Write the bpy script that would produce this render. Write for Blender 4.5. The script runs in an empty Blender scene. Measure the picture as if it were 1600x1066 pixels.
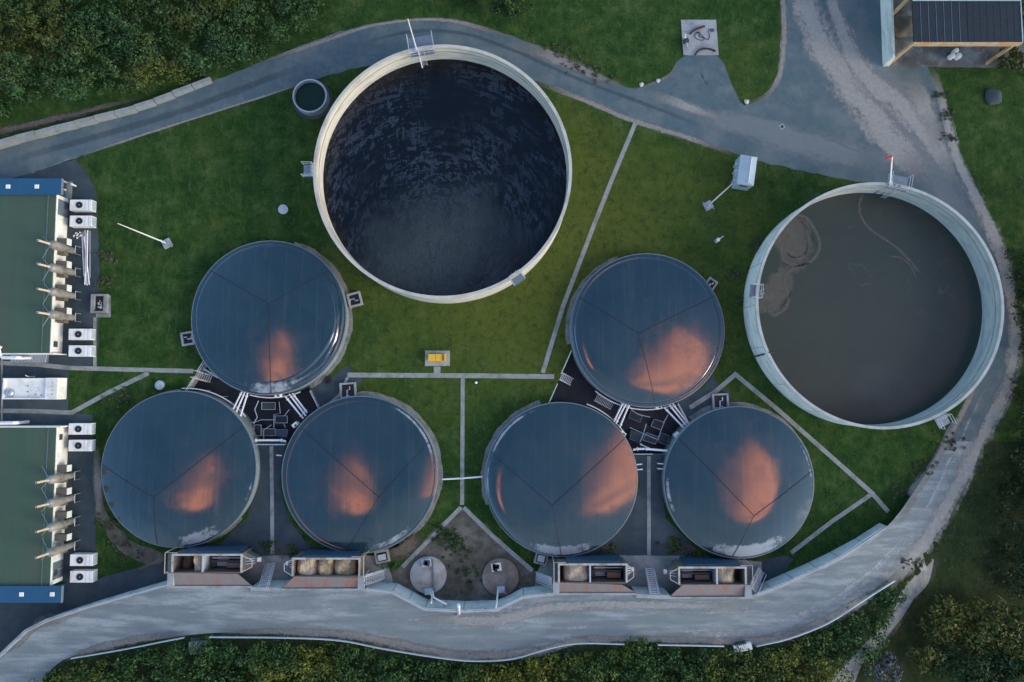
import bpy, bmesh, math, random
import numpy as np
from mathutils import Vector
from mathutils.bvhtree import BVHTree
random.seed(7); rng = np.random.default_rng(11)
S = bpy.context.scene
COL = S.collection
R = math.radians

# ------------------------------------------------------------------ camera
H = 85.4; F = 1067.0; TH = math.atan(67/1067)
cam = bpy.data.objects.new('camera', bpy.data.cameras.new('camera')); COL.objects.link(cam)
cam.location = (0, 0, H); cam.rotation_euler = (TH, 0, 0)
cam.data.sensor_width = 36; cam.data.lens = 36*F/1600; cam.data.clip_end = 3000; cam.data.clip_start = 1
S.camera = cam

def ray(px, py):
    dx = (px-800)/F; dy = -(py-533)/F
    return dx, dy*math.cos(TH)+math.sin(TH), dy*math.sin(TH)-math.cos(TH)
def W(px, py, z=0.0):                       # the point at height z seen at a photo pixel
    x, y, d = ray(px, py); t = (H-z)/(-d)
    return Vector((x*t, y*t, z))

# ------------------------------------------------------------------ materials
def newmat(name):
    m = bpy.data.materials.new(name); m.use_nodes = True
    nt = m.node_tree; b = nt.nodes['Principled BSDF']
    return m, nt, b
def N(nt, t, **k):
    n = nt.nodes.new(t)
    for a, v in k.items():
        if a in n.inputs: n.inputs[a].default_value = v
        else: setattr(n, a, v)
    return n
def L(nt, a, b): nt.links.new(a, b)
def c4(c): return (c[0], c[1], c[2], 1)
def ramp(nt, fac, stops):
    r = nt.nodes.new('ShaderNodeValToRGB'); e = r.color_ramp.elements
    while len(e) < len(stops): e.new(0.5)
    for el, (p, c) in zip(e, stops): el.position = p; el.color = c4(c)
    L(nt, fac, r.inputs[0]); return r.outputs[0]
def math_(nt, op, a, b=None, c=None):
    n = nt.nodes.new('ShaderNodeMath'); n.operation = op
    for i, v in enumerate((a, b, c)):
        if v is None: continue
        if isinstance(v, (int, float)): n.inputs[i].default_value = v
        else: L(nt, v, n.inputs[i])
    return n.outputs[0]
def mixc(nt, fac, a, b, mode='MIX'):
    n = nt.nodes.new('ShaderNodeMix'); n.data_type = 'RGBA'; n.blend_type = mode
    for s, v in ((n.inputs[0], fac), (n.inputs[6], a), (n.inputs[7], b)):
        if isinstance(v, tuple): s.default_value = c4(v)
        elif isinstance(v, (int, float)): s.default_value = v
        else: L(nt, v, s)
    return n.outputs[2]
def noise(nt, scale, detail=6, rough=.6, stretch=None, rot=0, dist=0):
    g = nt.nodes.new('ShaderNodeNewGeometry'); v = g.outputs['Position']
    if stretch or rot:
        mp = nt.nodes.new('ShaderNodeMapping'); mp.inputs['Rotation'].default_value = (0, 0, rot)
        mp.inputs['Scale'].default_value = stretch or (1, 1, 1); mp.vector_type = 'POINT'
        L(nt, v, mp.inputs[0]); v = mp.outputs[0]
    n = N(nt, 'ShaderNodeTexNoise', Scale=scale, Detail=detail, Roughness=rough, Distortion=dist)
    L(nt, v, n.inputs['Vector']); return n.outputs['Fac']
def bump(nt, b, h, strength, dist=.05):
    n = N(nt, 'ShaderNodeBump', Strength=strength, Distance=dist); L(nt, h, n.inputs['Height']); L(nt, n.outputs[0], b.inputs['Normal'])
def sm(nt, x, lo, hi):
    n = nt.nodes.new('ShaderNodeMapRange'); n.interpolation_type = 'SMOOTHSTEP'
    n.inputs['From Min'].default_value = lo; n.inputs['From Max'].default_value = hi
    L(nt, x, n.inputs['Value']); return n.outputs['Result']

def surf(name, c1, c2=None, scale=2, rough=.85, c3=None, s3=.15, lo=.4, hi=.6, metal=0, ior=1.4, bmp=0, bs=8, stretch=None, rot=0, fine=None):
    m, nt, b = newmat(name)
    c2 = c2 or tuple(x*.8 for x in c1)
    col = ramp(nt, noise(nt, scale, stretch=stretch, rot=rot), [(lo-.08, c1), (hi+.08, c2)])
    if c3: col = mixc(nt, sm(nt, noise(nt, s3, 8, .65, stretch=stretch, rot=rot), lo+.05, hi+.06), col, c3)
    if fine: col = mixc(nt, sm(nt, noise(nt, fine[0], 3), .55, .72), col, fine[1])
    L(nt, col, b.inputs['Base Color']); b.inputs['Roughness'].default_value = rough
    b.inputs['Metallic'].default_value = metal; b.inputs['IOR'].default_value = ior
    if bmp: bump(nt, b, noise(nt, bs, 4), bmp)
    return m

def grass_mat(name, a, b_, c, d, dirt=.0):
    m, nt, b = newmat(name)
    col = ramp(nt, noise(nt, .38, 8, .72), [(.36, a), (.5, b_), (.64, c)])
    g0 = nt.nodes.new('ShaderNodeNewGeometry'); mp0 = nt.nodes.new('ShaderNodeMapping'); mp0.vector_type = 'TEXTURE'; mp0.inputs['Location'].default_value = W(850, 400); mp0.inputs['Scale'].default_value = (34, 22, 1)
    L(nt, g0.outputs['Position'], mp0.inputs[0]); l0 = nt.nodes.new('ShaderNodeVectorMath'); l0.operation = 'LENGTH'; L(nt, mp0.outputs[0], l0.inputs[0])
    dry = math_(nt, 'SUBTRACT', 1.0, sm(nt, math_(nt, 'ADD', l0.outputs['Value'], math_(nt, 'MULTIPLY', math_(nt, 'SUBTRACT', noise(nt, .09, 6, .65), .5), 2.0)), .35, 1.25))    # drier lawn in the middle of the site
    col = mixc(nt, math_(nt, 'ADD', math_(nt, 'MULTIPLY', dry, .7), math_(nt, 'MULTIPLY', sm(nt, noise(nt, .11, 6, .65), .52, .68), .25)), col, d)
    col = mixc(nt, math_(nt, 'MULTIPLY', sm(nt, noise(nt, 1.1, 8, .8, dist=.6), .47, .66), .6), col, tuple(x*.42 for x in a))
    col = mixc(nt, math_(nt, 'MULTIPLY', sm(nt, noise(nt, 1.7, 6, .8, stretch=(1, .3, 1), rot=.6), .52, .68), .55), col, tuple(x*1.35 for x in c))
    col = mixc(nt, math_(nt, 'MULTIPLY', sm(nt, noise(nt, 4.2, 3, .9), .54, .70), .55), col, tuple(x*.3 for x in b_))
    if dirt: col = mixc(nt, sm(nt, noise(nt, .3, 8, .7), .58, .7), col, (.075, .064, .046))
    col = mixc(nt, math_(nt, 'MULTIPLY', math_(nt, 'MULTIPLY', sm(nt, noise(nt, 4.2, 2, .9), .57, .68), sm(nt, noise(nt, .3, 6, .75), .42, .6)), .75), col, (.15, .185, .11))
    L(nt, col, b.inputs['Base Color']); b.inputs['Roughness'].default_value = .95
    b.inputs['Specular IOR Level'].default_value = .15
    bump(nt, b, noise(nt, 3.2, 8, .85), 1.0, .5)
    return m

def dust_mat(name, c1, c2, amp=1.1, soft=1.5, scale=.9, stretch=None, along=.25, dens=1.0):
    m, nt, b = newmat(name)
    uv = nt.nodes.new('ShaderNodeUVMap'); uv.uv_map = 'UVMap'
    sx = nt.nodes.new('ShaderNodeSeparateXYZ'); L(nt, uv.outputs[0], sx.inputs[0])
    edge = math_(nt, 'SUBTRACT', 1.0, math_(nt, 'ABSOLUTE', sx.outputs[1]))
    cb = nt.nodes.new('ShaderNodeCombineXYZ'); L(nt, math_(nt, 'MULTIPLY', sx.outputs[0], along), cb.inputs[0]); L(nt, math_(nt, 'MULTIPLY', sx.outputs[2], 1), cb.inputs[2])
    L(nt, math_(nt, 'MULTIPLY', sx.outputs[1], 2.2), cb.inputs[1])
    n1 = N(nt, 'ShaderNodeTexNoise', Scale=scale, Detail=8, Roughness=.65); L(nt, cb.outputs[0], n1.inputs['Vector'])
    n2 = noise(nt, 1.6, 8, .7)
    a = math_(nt, 'ADD', math_(nt, 'MULTIPLY', edge, soft), math_(nt, 'MULTIPLY', math_(nt, 'SUBTRACT', n1.outputs['Fac'], .62), 2.2*amp))
    a = math_(nt, 'ADD', a, math_(nt, 'MULTIPLY', math_(nt, 'SUBTRACT', n2, .5), 1.6*amp))
    al = math_(nt, 'MULTIPLY', sm(nt, a, 0, .9), dens)
    ends = nt.nodes.new('ShaderNodeUVMap'); ends.uv_map = 'Ends'
    se = nt.nodes.new('ShaderNodeSeparateXYZ'); L(nt, ends.outputs[0], se.inputs[0])
    al = math_(nt, 'MULTIPLY', al, se.outputs[0])
    L(nt, al, b.inputs['Alpha'])
    L(nt, ramp(nt, noise(nt, 2.5, 8, .7), [(.35, c1), (.65, c2)]), b.inputs['Base Color'])
    b.inputs['Roughness'].default_value = .95
    return m

def leaf_mat(name, cols, big, bigscale=.35, rough=.7):
    m, nt, b = newmat(name)
    g = nt.nodes.new('ShaderNodeNewGeometry')
    col = ramp(nt, g.outputs['Random Per Island'], [(i/(len(cols)-1), c) for i, c in enumerate(cols)])
    col = mixc(nt, math_(nt, 'MULTIPLY', sm(nt, noise(nt, bigscale, 4, .6), .47, .64), .75), col, mixc(nt, g.outputs['Random Per Island'], big, tuple(x*.55 for x in big)))
    L(nt, col, b.inputs['Base Color']); b.inputs['Roughness'].default_value = rough
    b.inputs['Specular IOR Level'].default_value = .25
    return m

MT = {}
MT['grass'] = grass_mat('grass', (.016, .058, .010), (.032, .082, .013), (.080, .126, .032), (.122, .142, .022))
MT['bankgrass'] = grass_mat('bank_grass', (.016, .036, .011), (.028, .052, .014), (.05, .068, .022), (.03, .045, .012), dirt=1)
MT['asphalt'] = surf('asphalt', (.060, .092, .105), (.085, .122, .135), 1.3, .9, (.12, .145, .15), .22, fine=(9, (.055, .078, .088)), bmp=.2, bs=25)
MT['southroad'] = surf('concrete_road', (.150, .172, .172), (.205, .222, .218), 1.0, .9, (.30, .315, .305), .5, stretch=(.22, 1.6, 1), fine=(7, (.135, .14, .145)), bmp=.2, bs=25)
MT['yard'] = surf('yard_tarmac', (.026, .040, .050), (.038, .055, .066), .9, .85, (.055, .072, .08), .2, fine=(8, (.02, .03, .038)), bmp=.2, bs=20)
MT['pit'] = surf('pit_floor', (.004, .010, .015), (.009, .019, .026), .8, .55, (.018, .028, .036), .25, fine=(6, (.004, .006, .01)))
MT['slab'] = surf('concrete_slab', (.27, .275, .28), (.34, .335, .33), 1.5, .9, (.2, .2, .2), .5, fine=(6, (.22, .22, .22)))
MT['path'] = surf('concrete_path', (.22, .225, .215), (.30, .295, .275), 2.2, .9, (.16, .175, .14), .6, fine=(9, (.15, .16, .12)))
MT['soil'] = surf('soil', (.062, .056, .042), (.105, .092, .072), 1.4, .95, (.14, .13, .11), .35, fine=(7, (.035, .04, .02)), bmp=.6, bs=6)
MT['gravel'] = surf('gravel', (.17, .17, .165), (.27, .26, .24), 5, .95, (.12, .13, .10), .7, fine=(14, (.09, .09, .085)), bmp=.6, bs=15)
MT['cream'] = surf('cream_concrete', (.56, .50, .425), (.50, .445, .385), .8, .85, (.40, .355, .31), .3, stretch=(1, 1, 2.5))
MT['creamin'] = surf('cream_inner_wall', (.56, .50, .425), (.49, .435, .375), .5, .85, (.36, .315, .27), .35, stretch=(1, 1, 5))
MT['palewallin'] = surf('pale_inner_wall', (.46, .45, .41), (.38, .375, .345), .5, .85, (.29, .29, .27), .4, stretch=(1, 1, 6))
MT['palewall'] = surf('pale_concrete', (.70, .66, .585), (.60, .57, .51), .8, .85, (.46, .44, .40), .45, stretch=(1, 1, 2.5))
MT['rimgrey'] = surf('rim_concrete', (.42, .42, .40), (.36, .36, .34), 1.2, .85, (.30, .30, .28), .5)
MT['rimcream'] = surf('rim_cream', (.50, .46, .40), (.44, .40, .35), 1.2, .85, (.36, .33, .29), .5)
MT['digwall'] = surf('digester_wall', (.17, .19, .20), (.23, .24, .245), .8, .8, (.12, .14, .14), .3)
MT['retwall'] = surf('retaining_concrete', (.56, .56, .54), (.48, .49, .48), 1.2, .85, (.36, .37, .365), .45, fine=(8, (.3, .31, .31)))
MT['blockwall'] = surf('weathered_block', (.28, .28, .27), (.21, .215, .21), 1.4, .9, (.19, .20, .19), .5, fine=(6, (.2, .21, .19)))
MT['white'] = surf('white_paint', (.80, .76, .69), (.74, .70, .64), 1.5, .5, (.60, .56, .50), .8)
MT['wallwhite'] = surf('building_wall', (.72, .69, .65), (.66, .62, .58), .6, .6, (.56, .50, .42), .5)
MT['pipewhite'] = surf('white_pipe', (.70, .68, .69), (.60, .58, .60), 2, .4)
MT['clamp'] = surf('clamp_ring', (.11, .14, .155), (.16, .185, .2), 2, .6)
MT['steel'] = surf('galvanised_steel', (.42, .45, .48), (.33, .36, .39), 3, .4, metal=.7)
MT['frame'] = surf('dull_frame', (.44, .43, .41), (.34, .31, .28), 2.5, .6, (.26, .17, .11), .8)
MT['rail'] = surf('rail_steel', (.50, .53, .56), (.42, .45, .48), 3, .45, metal=.35)
MT['grate'] = surf('grating', (.20, .24, .28), (.14, .17, .2), 4, .5, metal=.5)
MT['black'] = surf('black_rubber', (.012, .012, .014), (.02, .02, .022), 4, .5)
MT['fan'] = surf('fan_black', (.015, .018, .022), (.028, .03, .034), 6, .5)
MT['roofgreen'] = surf('green_roof', (.050, .090, .052), (.046, .076, .045), .35, .5, (.060, .078, .048), .12, stretch=(3, .25, 1))
MT['blue'] = surf('blue_metal', (.013, .076, .155), (.011, .065, .13), .5, .6, (.016, .066, .12), .2)
MT['stack'] = surf('stack_insulation', (.30, .28, .255), (.23, .21, .19), 2, .6, (.16, .13, .11), .8, metal=.3)
MT['rustpipe'] = surf('rusty_pipe', (.50, .34, .23), (.56, .44, .34), 3, .6)
MT['brown'] = surf('brown_box', (.13, .11, .08), (.105, .088, .062), 2, .7)
MT['offwhite'] = surf('vent_face', (.62, .60, .54), (.56, .54, .48), 2, .6)
MT['yellow'] = surf('yellow_paint', (.72, .42, .03), (.66, .36, .025), 2, .4)
MT['timber'] = surf('timber', (.50, .37, .25), (.40, .27, .16), 1.5, .7, (.5, .22, .08), .9)
MT['solar'] = surf('solar_panel', (.010, .014, .018), (.015, .019, .023), 1, .5, ior=1.4)
MT['rustplate'] = surf('rusty_plate', (.17, .15, .14), (.22, .165, .14), .9, .6, (.25, .115, .08), .55, fine=(8, (.24, .23, .22)), stretch=(1.6, .5, 1))
MT['hopper'] = surf('hopper_steel', (.10, .105, .11), (.15, .13, .11), 2, .6, (.17, .10, .06), .6, metal=.3)
MT['hopblue'] = surf('hopper_blue', (.02, .05, .09), (.03, .06, .1), 1.5, .4)
MT['feed'] = surf('pale_feed', (.42, .31, .21), (.52, .42, .31), 3, .95, (.32, .26, .14), .8, fine=(10, (.26, .18, .11)), bmp=.9, bs=9)
MT['feedmix'] = surf('mixed_feed', (.30, .22, .12), (.42, .30, .20), 2.4, .95, (.14, .15, .08), .7, fine=(8, (.25, .10, .05)), bmp=.9, bs=8)
MT['lid'] = surf('tank_lid', (.30, .31, .31), (.36, .36, .35), 1.2, .9, (.25, .19, .15), .4, fine=(9, (.24, .25, .25)))
MT['lidbrown'] = surf('stained_lid', (.20, .15, .115), (.165, .12, .09), 1, .9, (.28, .24, .21), .35, fine=(9, (.15, .12, .1)))
MT['kiosk'] = surf('kiosk_panel', (.36, .42, .45), (.31, .37, .40), 1, .45)
MT['cover'] = surf('manhole_cover', (.40, .45, .47), (.33, .38, .40), 3, .7)
MT['red'] = surf('red_paint', (.55, .05, .05), (.5, .04, .04), 2, .5)
MT['bark'] = surf('bark', (.06, .045, .03), (.09, .07, .05), 4, .95)
MT['green_water'] = surf('green_water', (.006, .022, .014), (.008, .026, .016), 1, .12, ior=1.33)
MT['darkbox'] = surf('dark_steel', (.03, .035, .04), (.045, .05, .055), 3, .5)
MT['concgrey'] = surf('weathered_concrete', (.22, .22, .21), (.29, .285, .27), 1.6, .9, (.15, .16, .14), .5)
MT['shedfloor'] = surf('shed_floor', (.05, .048, .046), (.12, .12, .12), .35, .8, (.22, .23, .23), .22, fine=(6, (.02, .02, .02)))
MT['stone'] = surf('white_stone', (.55, .54, .5), (.45, .44, .4), 4, .9)
MT['mud'] = surf('mud', (.10, .105, .105), (.15, .155, .155), 1.2, .5, (.23, .235, .235), .5, fine=(7, (.06, .065, .06)))
MT['verge'] = dust_mat('verge_dirt', (.17, .15, .13), (.26, .235, .205), 1.0, 1.6)
MT['track'] = dust_mat('dusty_track', (.24, .225, .20), (.33, .31, .285), 1.0, 1.5, dens=.9)
MT['paledust'] = dust_mat('pale_dust', (.34, .345, .345), (.42, .42, .41), 1.6, .8, along=.12, dens=.8)
MT['palefilm'] = dust_mat('pale_film', (.19, .215, .22), (.25, .265, .265), 1.0, 1.6, along=.1, dens=.55)
MT['brownearth'] = dust_mat('brown_earth', (.085, .066, .05), (.15, .115, .09), 1.2, 1.5)
MT['scumline'] = dust_mat('scum_line', (.085, .08, .068), (.12, .11, .092), 1.0, 1.6, dens=.75)
MT['scumdark'] = dust_mat('dark_scum', (.014, .017, .018), (.02, .022, .022), 1.5, .9, dens=.9)
MT['darkoil'] = dust_mat('dark_stain', (.04, .045, .052), (.065, .07, .075), 1.3, .9, dens=.75)
MT['tyretrack'] = dust_mat('tyre_track', (.05, .075, .088), (.06, .085, .098), .5, 1.5, dens=.4)
MT['leaf_nw'] = leaf_mat('scrub_leaves', [(.007, .030, .010), (.026, .070, .020), (.066, .125, .040), (.014, .046, .016)], (.115, .12, .02), .10)
MT['leaf_s'] = leaf_mat('hedge_leaves', [(.007, .030, .008), (.030, .078, .018), (.074, .130, .030), (.016, .050, .012)], (.19, .185, .02), .10)
MT['leaf_yellow'] = leaf_mat('yellow_leaves', [(.018, .035, .008), (.07, .085, .016), (.11, .115, .022), (.04, .06, .012)], (.14, .125, .02), .3)
MT['leaf_dark'] = leaf_mat('dark_leaves', [(.006, .018, .006), (.014, .032, .009), (.024, .045, .013)], (.03, .05, .012), .3)
MT['leaf_green'] = leaf_mat('green_leaves', [(.010, .028, .008), (.025, .055, .014), (.045, .08, .02)], (.03, .06, .012), .3)
MT['leaf_dry'] = leaf_mat('dry_tufts', [(.03, .05, .018), (.08, .095, .045), (.13, .14, .085), (.045, .065, .025)], (.09, .10, .05), .5)
MT['leaf_grey'] = leaf_mat('grey_leaves', [(.06, .07, .065), (.16, .17, .165), (.10, .115, .10), (.03, .035, .03)], (.13, .14, .135), .5)

def water_mat():
    m, nt, b = newmat('dark_slurry')
    p = W(668, 408, 2.1); g = nt.nodes.new('ShaderNodeNewGeometry')
    mp = nt.nodes.new('ShaderNodeMapping'); mp.vector_type = 'TEXTURE'; mp.inputs['Location'].default_value = p; mp.inputs['Rotation'].default_value = (0, 0, .5); mp.inputs['Scale'].default_value = (10.5, 7.5, 1)
    L(nt, g.outputs['Position'], mp.inputs[0])
    ln = nt.nodes.new('ShaderNodeVectorMath'); ln.operation = 'LENGTH'; L(nt, mp.outputs[0], ln.inputs[0])
    d = math_(nt, 'ADD', ln.outputs['Value'], math_(nt, 'MULTIPLY', math_(nt, 'SUBTRACT', noise(nt, .22, 6, .6), .5), 1.4))
    calm_sheen = math_(nt, 'SUBTRACT', 1.0, sm(nt, d, .2, 1.5))           # calmer patch, its pale sky sheen mixed into the slurry colour
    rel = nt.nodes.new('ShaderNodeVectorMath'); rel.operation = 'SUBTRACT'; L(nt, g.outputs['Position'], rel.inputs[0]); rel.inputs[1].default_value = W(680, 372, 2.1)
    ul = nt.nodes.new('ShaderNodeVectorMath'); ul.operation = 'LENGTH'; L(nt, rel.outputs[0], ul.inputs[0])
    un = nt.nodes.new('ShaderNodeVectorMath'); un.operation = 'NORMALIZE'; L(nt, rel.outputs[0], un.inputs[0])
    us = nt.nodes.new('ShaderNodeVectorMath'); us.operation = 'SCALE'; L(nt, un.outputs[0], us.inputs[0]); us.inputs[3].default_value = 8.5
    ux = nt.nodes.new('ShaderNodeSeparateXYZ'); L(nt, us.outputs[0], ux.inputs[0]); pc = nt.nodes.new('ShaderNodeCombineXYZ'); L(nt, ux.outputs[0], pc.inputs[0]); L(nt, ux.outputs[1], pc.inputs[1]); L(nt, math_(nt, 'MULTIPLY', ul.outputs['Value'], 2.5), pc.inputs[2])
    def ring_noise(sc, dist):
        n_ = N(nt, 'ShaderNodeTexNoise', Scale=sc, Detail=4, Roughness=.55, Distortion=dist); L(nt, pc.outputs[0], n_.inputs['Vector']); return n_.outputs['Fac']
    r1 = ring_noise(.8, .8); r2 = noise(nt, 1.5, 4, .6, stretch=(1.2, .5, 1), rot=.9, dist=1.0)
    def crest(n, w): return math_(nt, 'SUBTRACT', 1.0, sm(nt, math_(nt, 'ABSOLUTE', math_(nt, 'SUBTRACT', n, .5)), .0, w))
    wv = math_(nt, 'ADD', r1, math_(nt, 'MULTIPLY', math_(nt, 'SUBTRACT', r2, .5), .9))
    crest_sheen = math_(nt, 'MULTIPLY', sm(nt, wv, .47, .62), math_(nt, 'SUBTRACT', 1.0, math_(nt, 'MULTIPLY', sm(nt, wv, .62, .72), .6)))
    crest_sheen = math_(nt, 'MULTIPLY', crest_sheen, sm(nt, noise(nt, .13, 4, .6), .36, .6))   # sky sheen on the ripple crests, painted into the base colour
    crest_sheen = math_(nt, 'MULTIPLY', crest_sheen, math_(nt, 'SUBTRACT', 1.0, math_(nt, 'MULTIPLY', calm_sheen, .55)))
    col = mixc(nt, calm_sheen, (.0028, .0036, .0062), (.036, .047, .046))
    col = mixc(nt, math_(nt, 'MULTIPLY', crest_sheen, .8), col, (.036, .048, .066))
    spk = math_(nt, 'MULTIPLY', crest(noise(nt, 1.0, 4, .6, stretch=(1.2, .5, 1), rot=-.2, dist=1.5), .025), calm_sheen)
    col = mixc(nt, math_(nt, 'MULTIPLY', spk, .6), col, (.004, .006, .008))
    L(nt, col, b.inputs['Base Color']); b.inputs['Roughness'].default_value = .1; b.inputs['IOR'].default_value = 1.38
    bump(nt, b, math_(nt, 'ADD', r1, math_(nt, 'MULTIPLY', r2, .5)), .35, .25)
    return m
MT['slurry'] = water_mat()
def sludge_mat(cx, cy):
    m, nt, b = newmat('grey_sludge')
    base = ramp(nt, noise(nt, .09, 6, .6, dist=.6), [(.36, (.025, .039, .033)), (.64, (.034, .044, .036))])
    g = nt.nodes.new('ShaderNodeNewGeometry')
    wn = N(nt, 'ShaderNodeTexNoise', Scale=.35, Detail=6, Roughness=.6); L(nt, g.outputs['Position'], wn.inputs['Vector'])
    def blob(x, y, rx, ry, rot, lo=.75, hi=1.0):
        mp = nt.nodes.new('ShaderNodeMapping'); mp.vector_type = 'TEXTURE'
        mp.inputs['Location'].default_value = (x, y, 0); mp.inputs['Rotation'].default_value = (0, 0, rot); mp.inputs['Scale'].default_value = (rx, ry, 1)
        L(nt, g.outputs['Position'], mp.inputs[0])
        wv = nt.nodes.new('ShaderNodeVectorMath'); wv.operation = 'MULTIPLY_ADD'; L(nt, wn.outputs['Color'], wv.inputs[0]); wv.inputs[1].default_value = (1.3, 1.3, 0); L(nt, mp.outputs[0], wv.inputs[2])
        off = nt.nodes.new('ShaderNodeVectorMath'); off.operation = 'SUBTRACT'; L(nt, wv.outputs[0], off.inputs[0]); off.inputs[1].default_value = (.65, .65, 0)
        mz = nt.nodes.new('ShaderNodeVectorMath'); mz.operation = 'MULTIPLY'; L(nt, off.outputs[0], mz.inputs[0]); mz.inputs[1].default_value = (1, 1, 0)
        ln = nt.nodes.new('ShaderNodeVectorMath'); ln.operation = 'LENGTH'; L(nt, mz.outputs[0], ln.inputs[0])
        return ln.outputs['Value']
    scum = (.10, .088, .072)
    zl = 1.2
    specs = [(1240, 378, 2.6, 3.6, .25), (1215, 450, 1.6, 3.4, -.5), (1205, 470, 2.2, 1.2, .6)]
    for px, py, rx, ry, ro in specs:
        p = W(px, py, zl); d = blob(p.x, p.y, rx, ry, ro)
        fac = math_(nt, 'SUBTRACT', 1.0, sm(nt, math_(nt, 'ADD', d, math_(nt, 'MULTIPLY', math_(nt, 'SUBTRACT', noise(nt, 1.3, 6, .7), .5), .9)), .8, 1.05))
        rim_ = math_(nt, 'SUBTRACT', 1.0, sm(nt, math_(nt, 'ABSOLUTE', math_(nt, 'SUBTRACT', d, .8)), .02, .12))
        col = mixc(nt, math_(nt, 'MULTIPLY', sm(nt, noise(nt, 1.1, 6, .7), .3, .55), .5), scum, (.05, .052, .047))
        base = mixc(nt, math_(nt, 'MULTIPLY', fac, .85), base, col)
        base = mixc(nt, math_(nt, 'MULTIPLY', math_(nt, 'MULTIPLY', rim_, sm(nt, noise(nt, 1.8, 5, .75), .52, .62)), .8), base, (.02, .024, .026))
    q = W(1400, 400, zl); dd = blob(q.x, q.y, 9.5, 9, .5)
    n0 = noise(nt, .11, 3, .45, dist=1.2)
    line_ = math_(nt, 'SUBTRACT', 1.0, sm(nt, math_(nt, 'ABSOLUTE', math_(nt, 'SUBTRACT', n0, .52)), .002, .014))
    line_ = math_(nt, 'MULTIPLY', math_(nt, 'MULTIPLY', line_, sm(nt, noise(nt, .5, 5, .7), .4, .62)), math_(nt, 'SUBTRACT', 1.0, sm(nt, dd, .6, 1.1)))
    base = mixc(nt, math_(nt, 'MULTIPLY', line_, .5), base, (.085, .088, .08))                 # drifting lines of scum
    q = W(1390, 600, zl); dd = blob(q.x, q.y, 5.5, 3.5, .2)
    base = mixc(nt, math_(nt, 'MULTIPLY', math_(nt, 'SUBTRACT', 1.0, sm(nt, dd, .3, 1.2)), .35), base, (.055, .066, .066))
    base = mixc(nt, math_(nt, 'MULTIPLY', sm(nt, noise(nt, .16, 7, .65, dist=1.5), .48, .66), .35), base, (.022, .03, .028))
    sp = math_(nt, 'MULTIPLY', sm(nt, noise(nt, 2.3, 3, .7), .70, .74), sm(nt, noise(nt, .22, 2), .45, .6))
    base = mixc(nt, sp, base, (.012, .014, .016))
    L(nt, base, b.inputs['Base Color']); b.inputs['Roughness'].default_value = .45; b.inputs['IOR'].default_value = 1.33
    bump(nt, b, noise(nt, 1.2, 4), .08, .1)
    return m
MT['sludge'] = sludge_mat(0, 0)

def membrane_mat():
    m, nt, b = newmat('dome_membrane')
    at = nt.nodes.new('ShaderNodeAttribute'); at.attribute_name = 'lime'
    base = ramp(nt, noise(nt, .25, 6, .6), [(.35, (.008, .026, .036)), (.65, (.015, .035, .045))])
    base = mixc(nt, math_(nt, 'MULTIPLY', sm(nt, noise(nt, 1.0, 4, .6, stretch=(1.3, .05, 1)), .56, .72), .4), base, (.032, .048, .058))
    g = nt.nodes.new('ShaderNodeNewGeometry'); sp = nt.nodes.new('ShaderNodeSeparateXYZ'); L(nt, g.outputs['Position'], sp.inputs[0])
    fr = math_(nt, 'ABSOLUTE', math_(nt, 'SUBTRACT', math_(nt, 'FRACT', math_(nt, 'MULTIPLY', sp.outputs[0], .52)), .5))
    weld = math_(nt, 'SUBTRACT', 1.0, sm(nt, fr, .0, .035))
    base = mixc(nt, math_(nt, 'MULTIPLY', weld, .35), base, (.045, .062, .07))
    dirt = sm(nt, noise(nt, .7, 8, .75, stretch=(1, .3, 1)), .53, .72)
    base = mixc(nt, math_(nt, 'MULTIPLY', dirt, .35), base, (.05, .058, .058))
    n1 = noise(nt, .85, 8, .72); n2 = noise(nt, 2.8, 6, .7, stretch=(1, .6, 1))
    v = math_(nt, 'ADD', math_(nt, 'MULTIPLY', math_(nt, 'ADD', n1, math_(nt, 'MULTIPLY', n2, .4)), .72), math_(nt, 'MULTIPLY', at.outputs['Fac'], .42))
    lm = sm(nt, v, .66, .86)
    base = mixc(nt, math_(nt, 'MULTIPLY', lm, .8), base, (.30, .32, .34))
    L(nt, base, b.inputs['Base Color']); b.inputs['IOR'].default_value = 1.75
    rg = math_(nt, 'ADD', math_(nt, 'ADD', .10, math_(nt, 'MULTIPLY', sm(nt, noise(nt, .4, 5, .65), .45, .7), .10)), math_(nt, 'MULTIPLY', lm, .45)); L(nt, rg, b.inputs['Roughness'])
    bump(nt, b, noise(nt, 1.0, 3, .5, stretch=(1.2, .04, 1)), .025, .15)
    return m
MT['membrane'] = membrane_mat()

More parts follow.
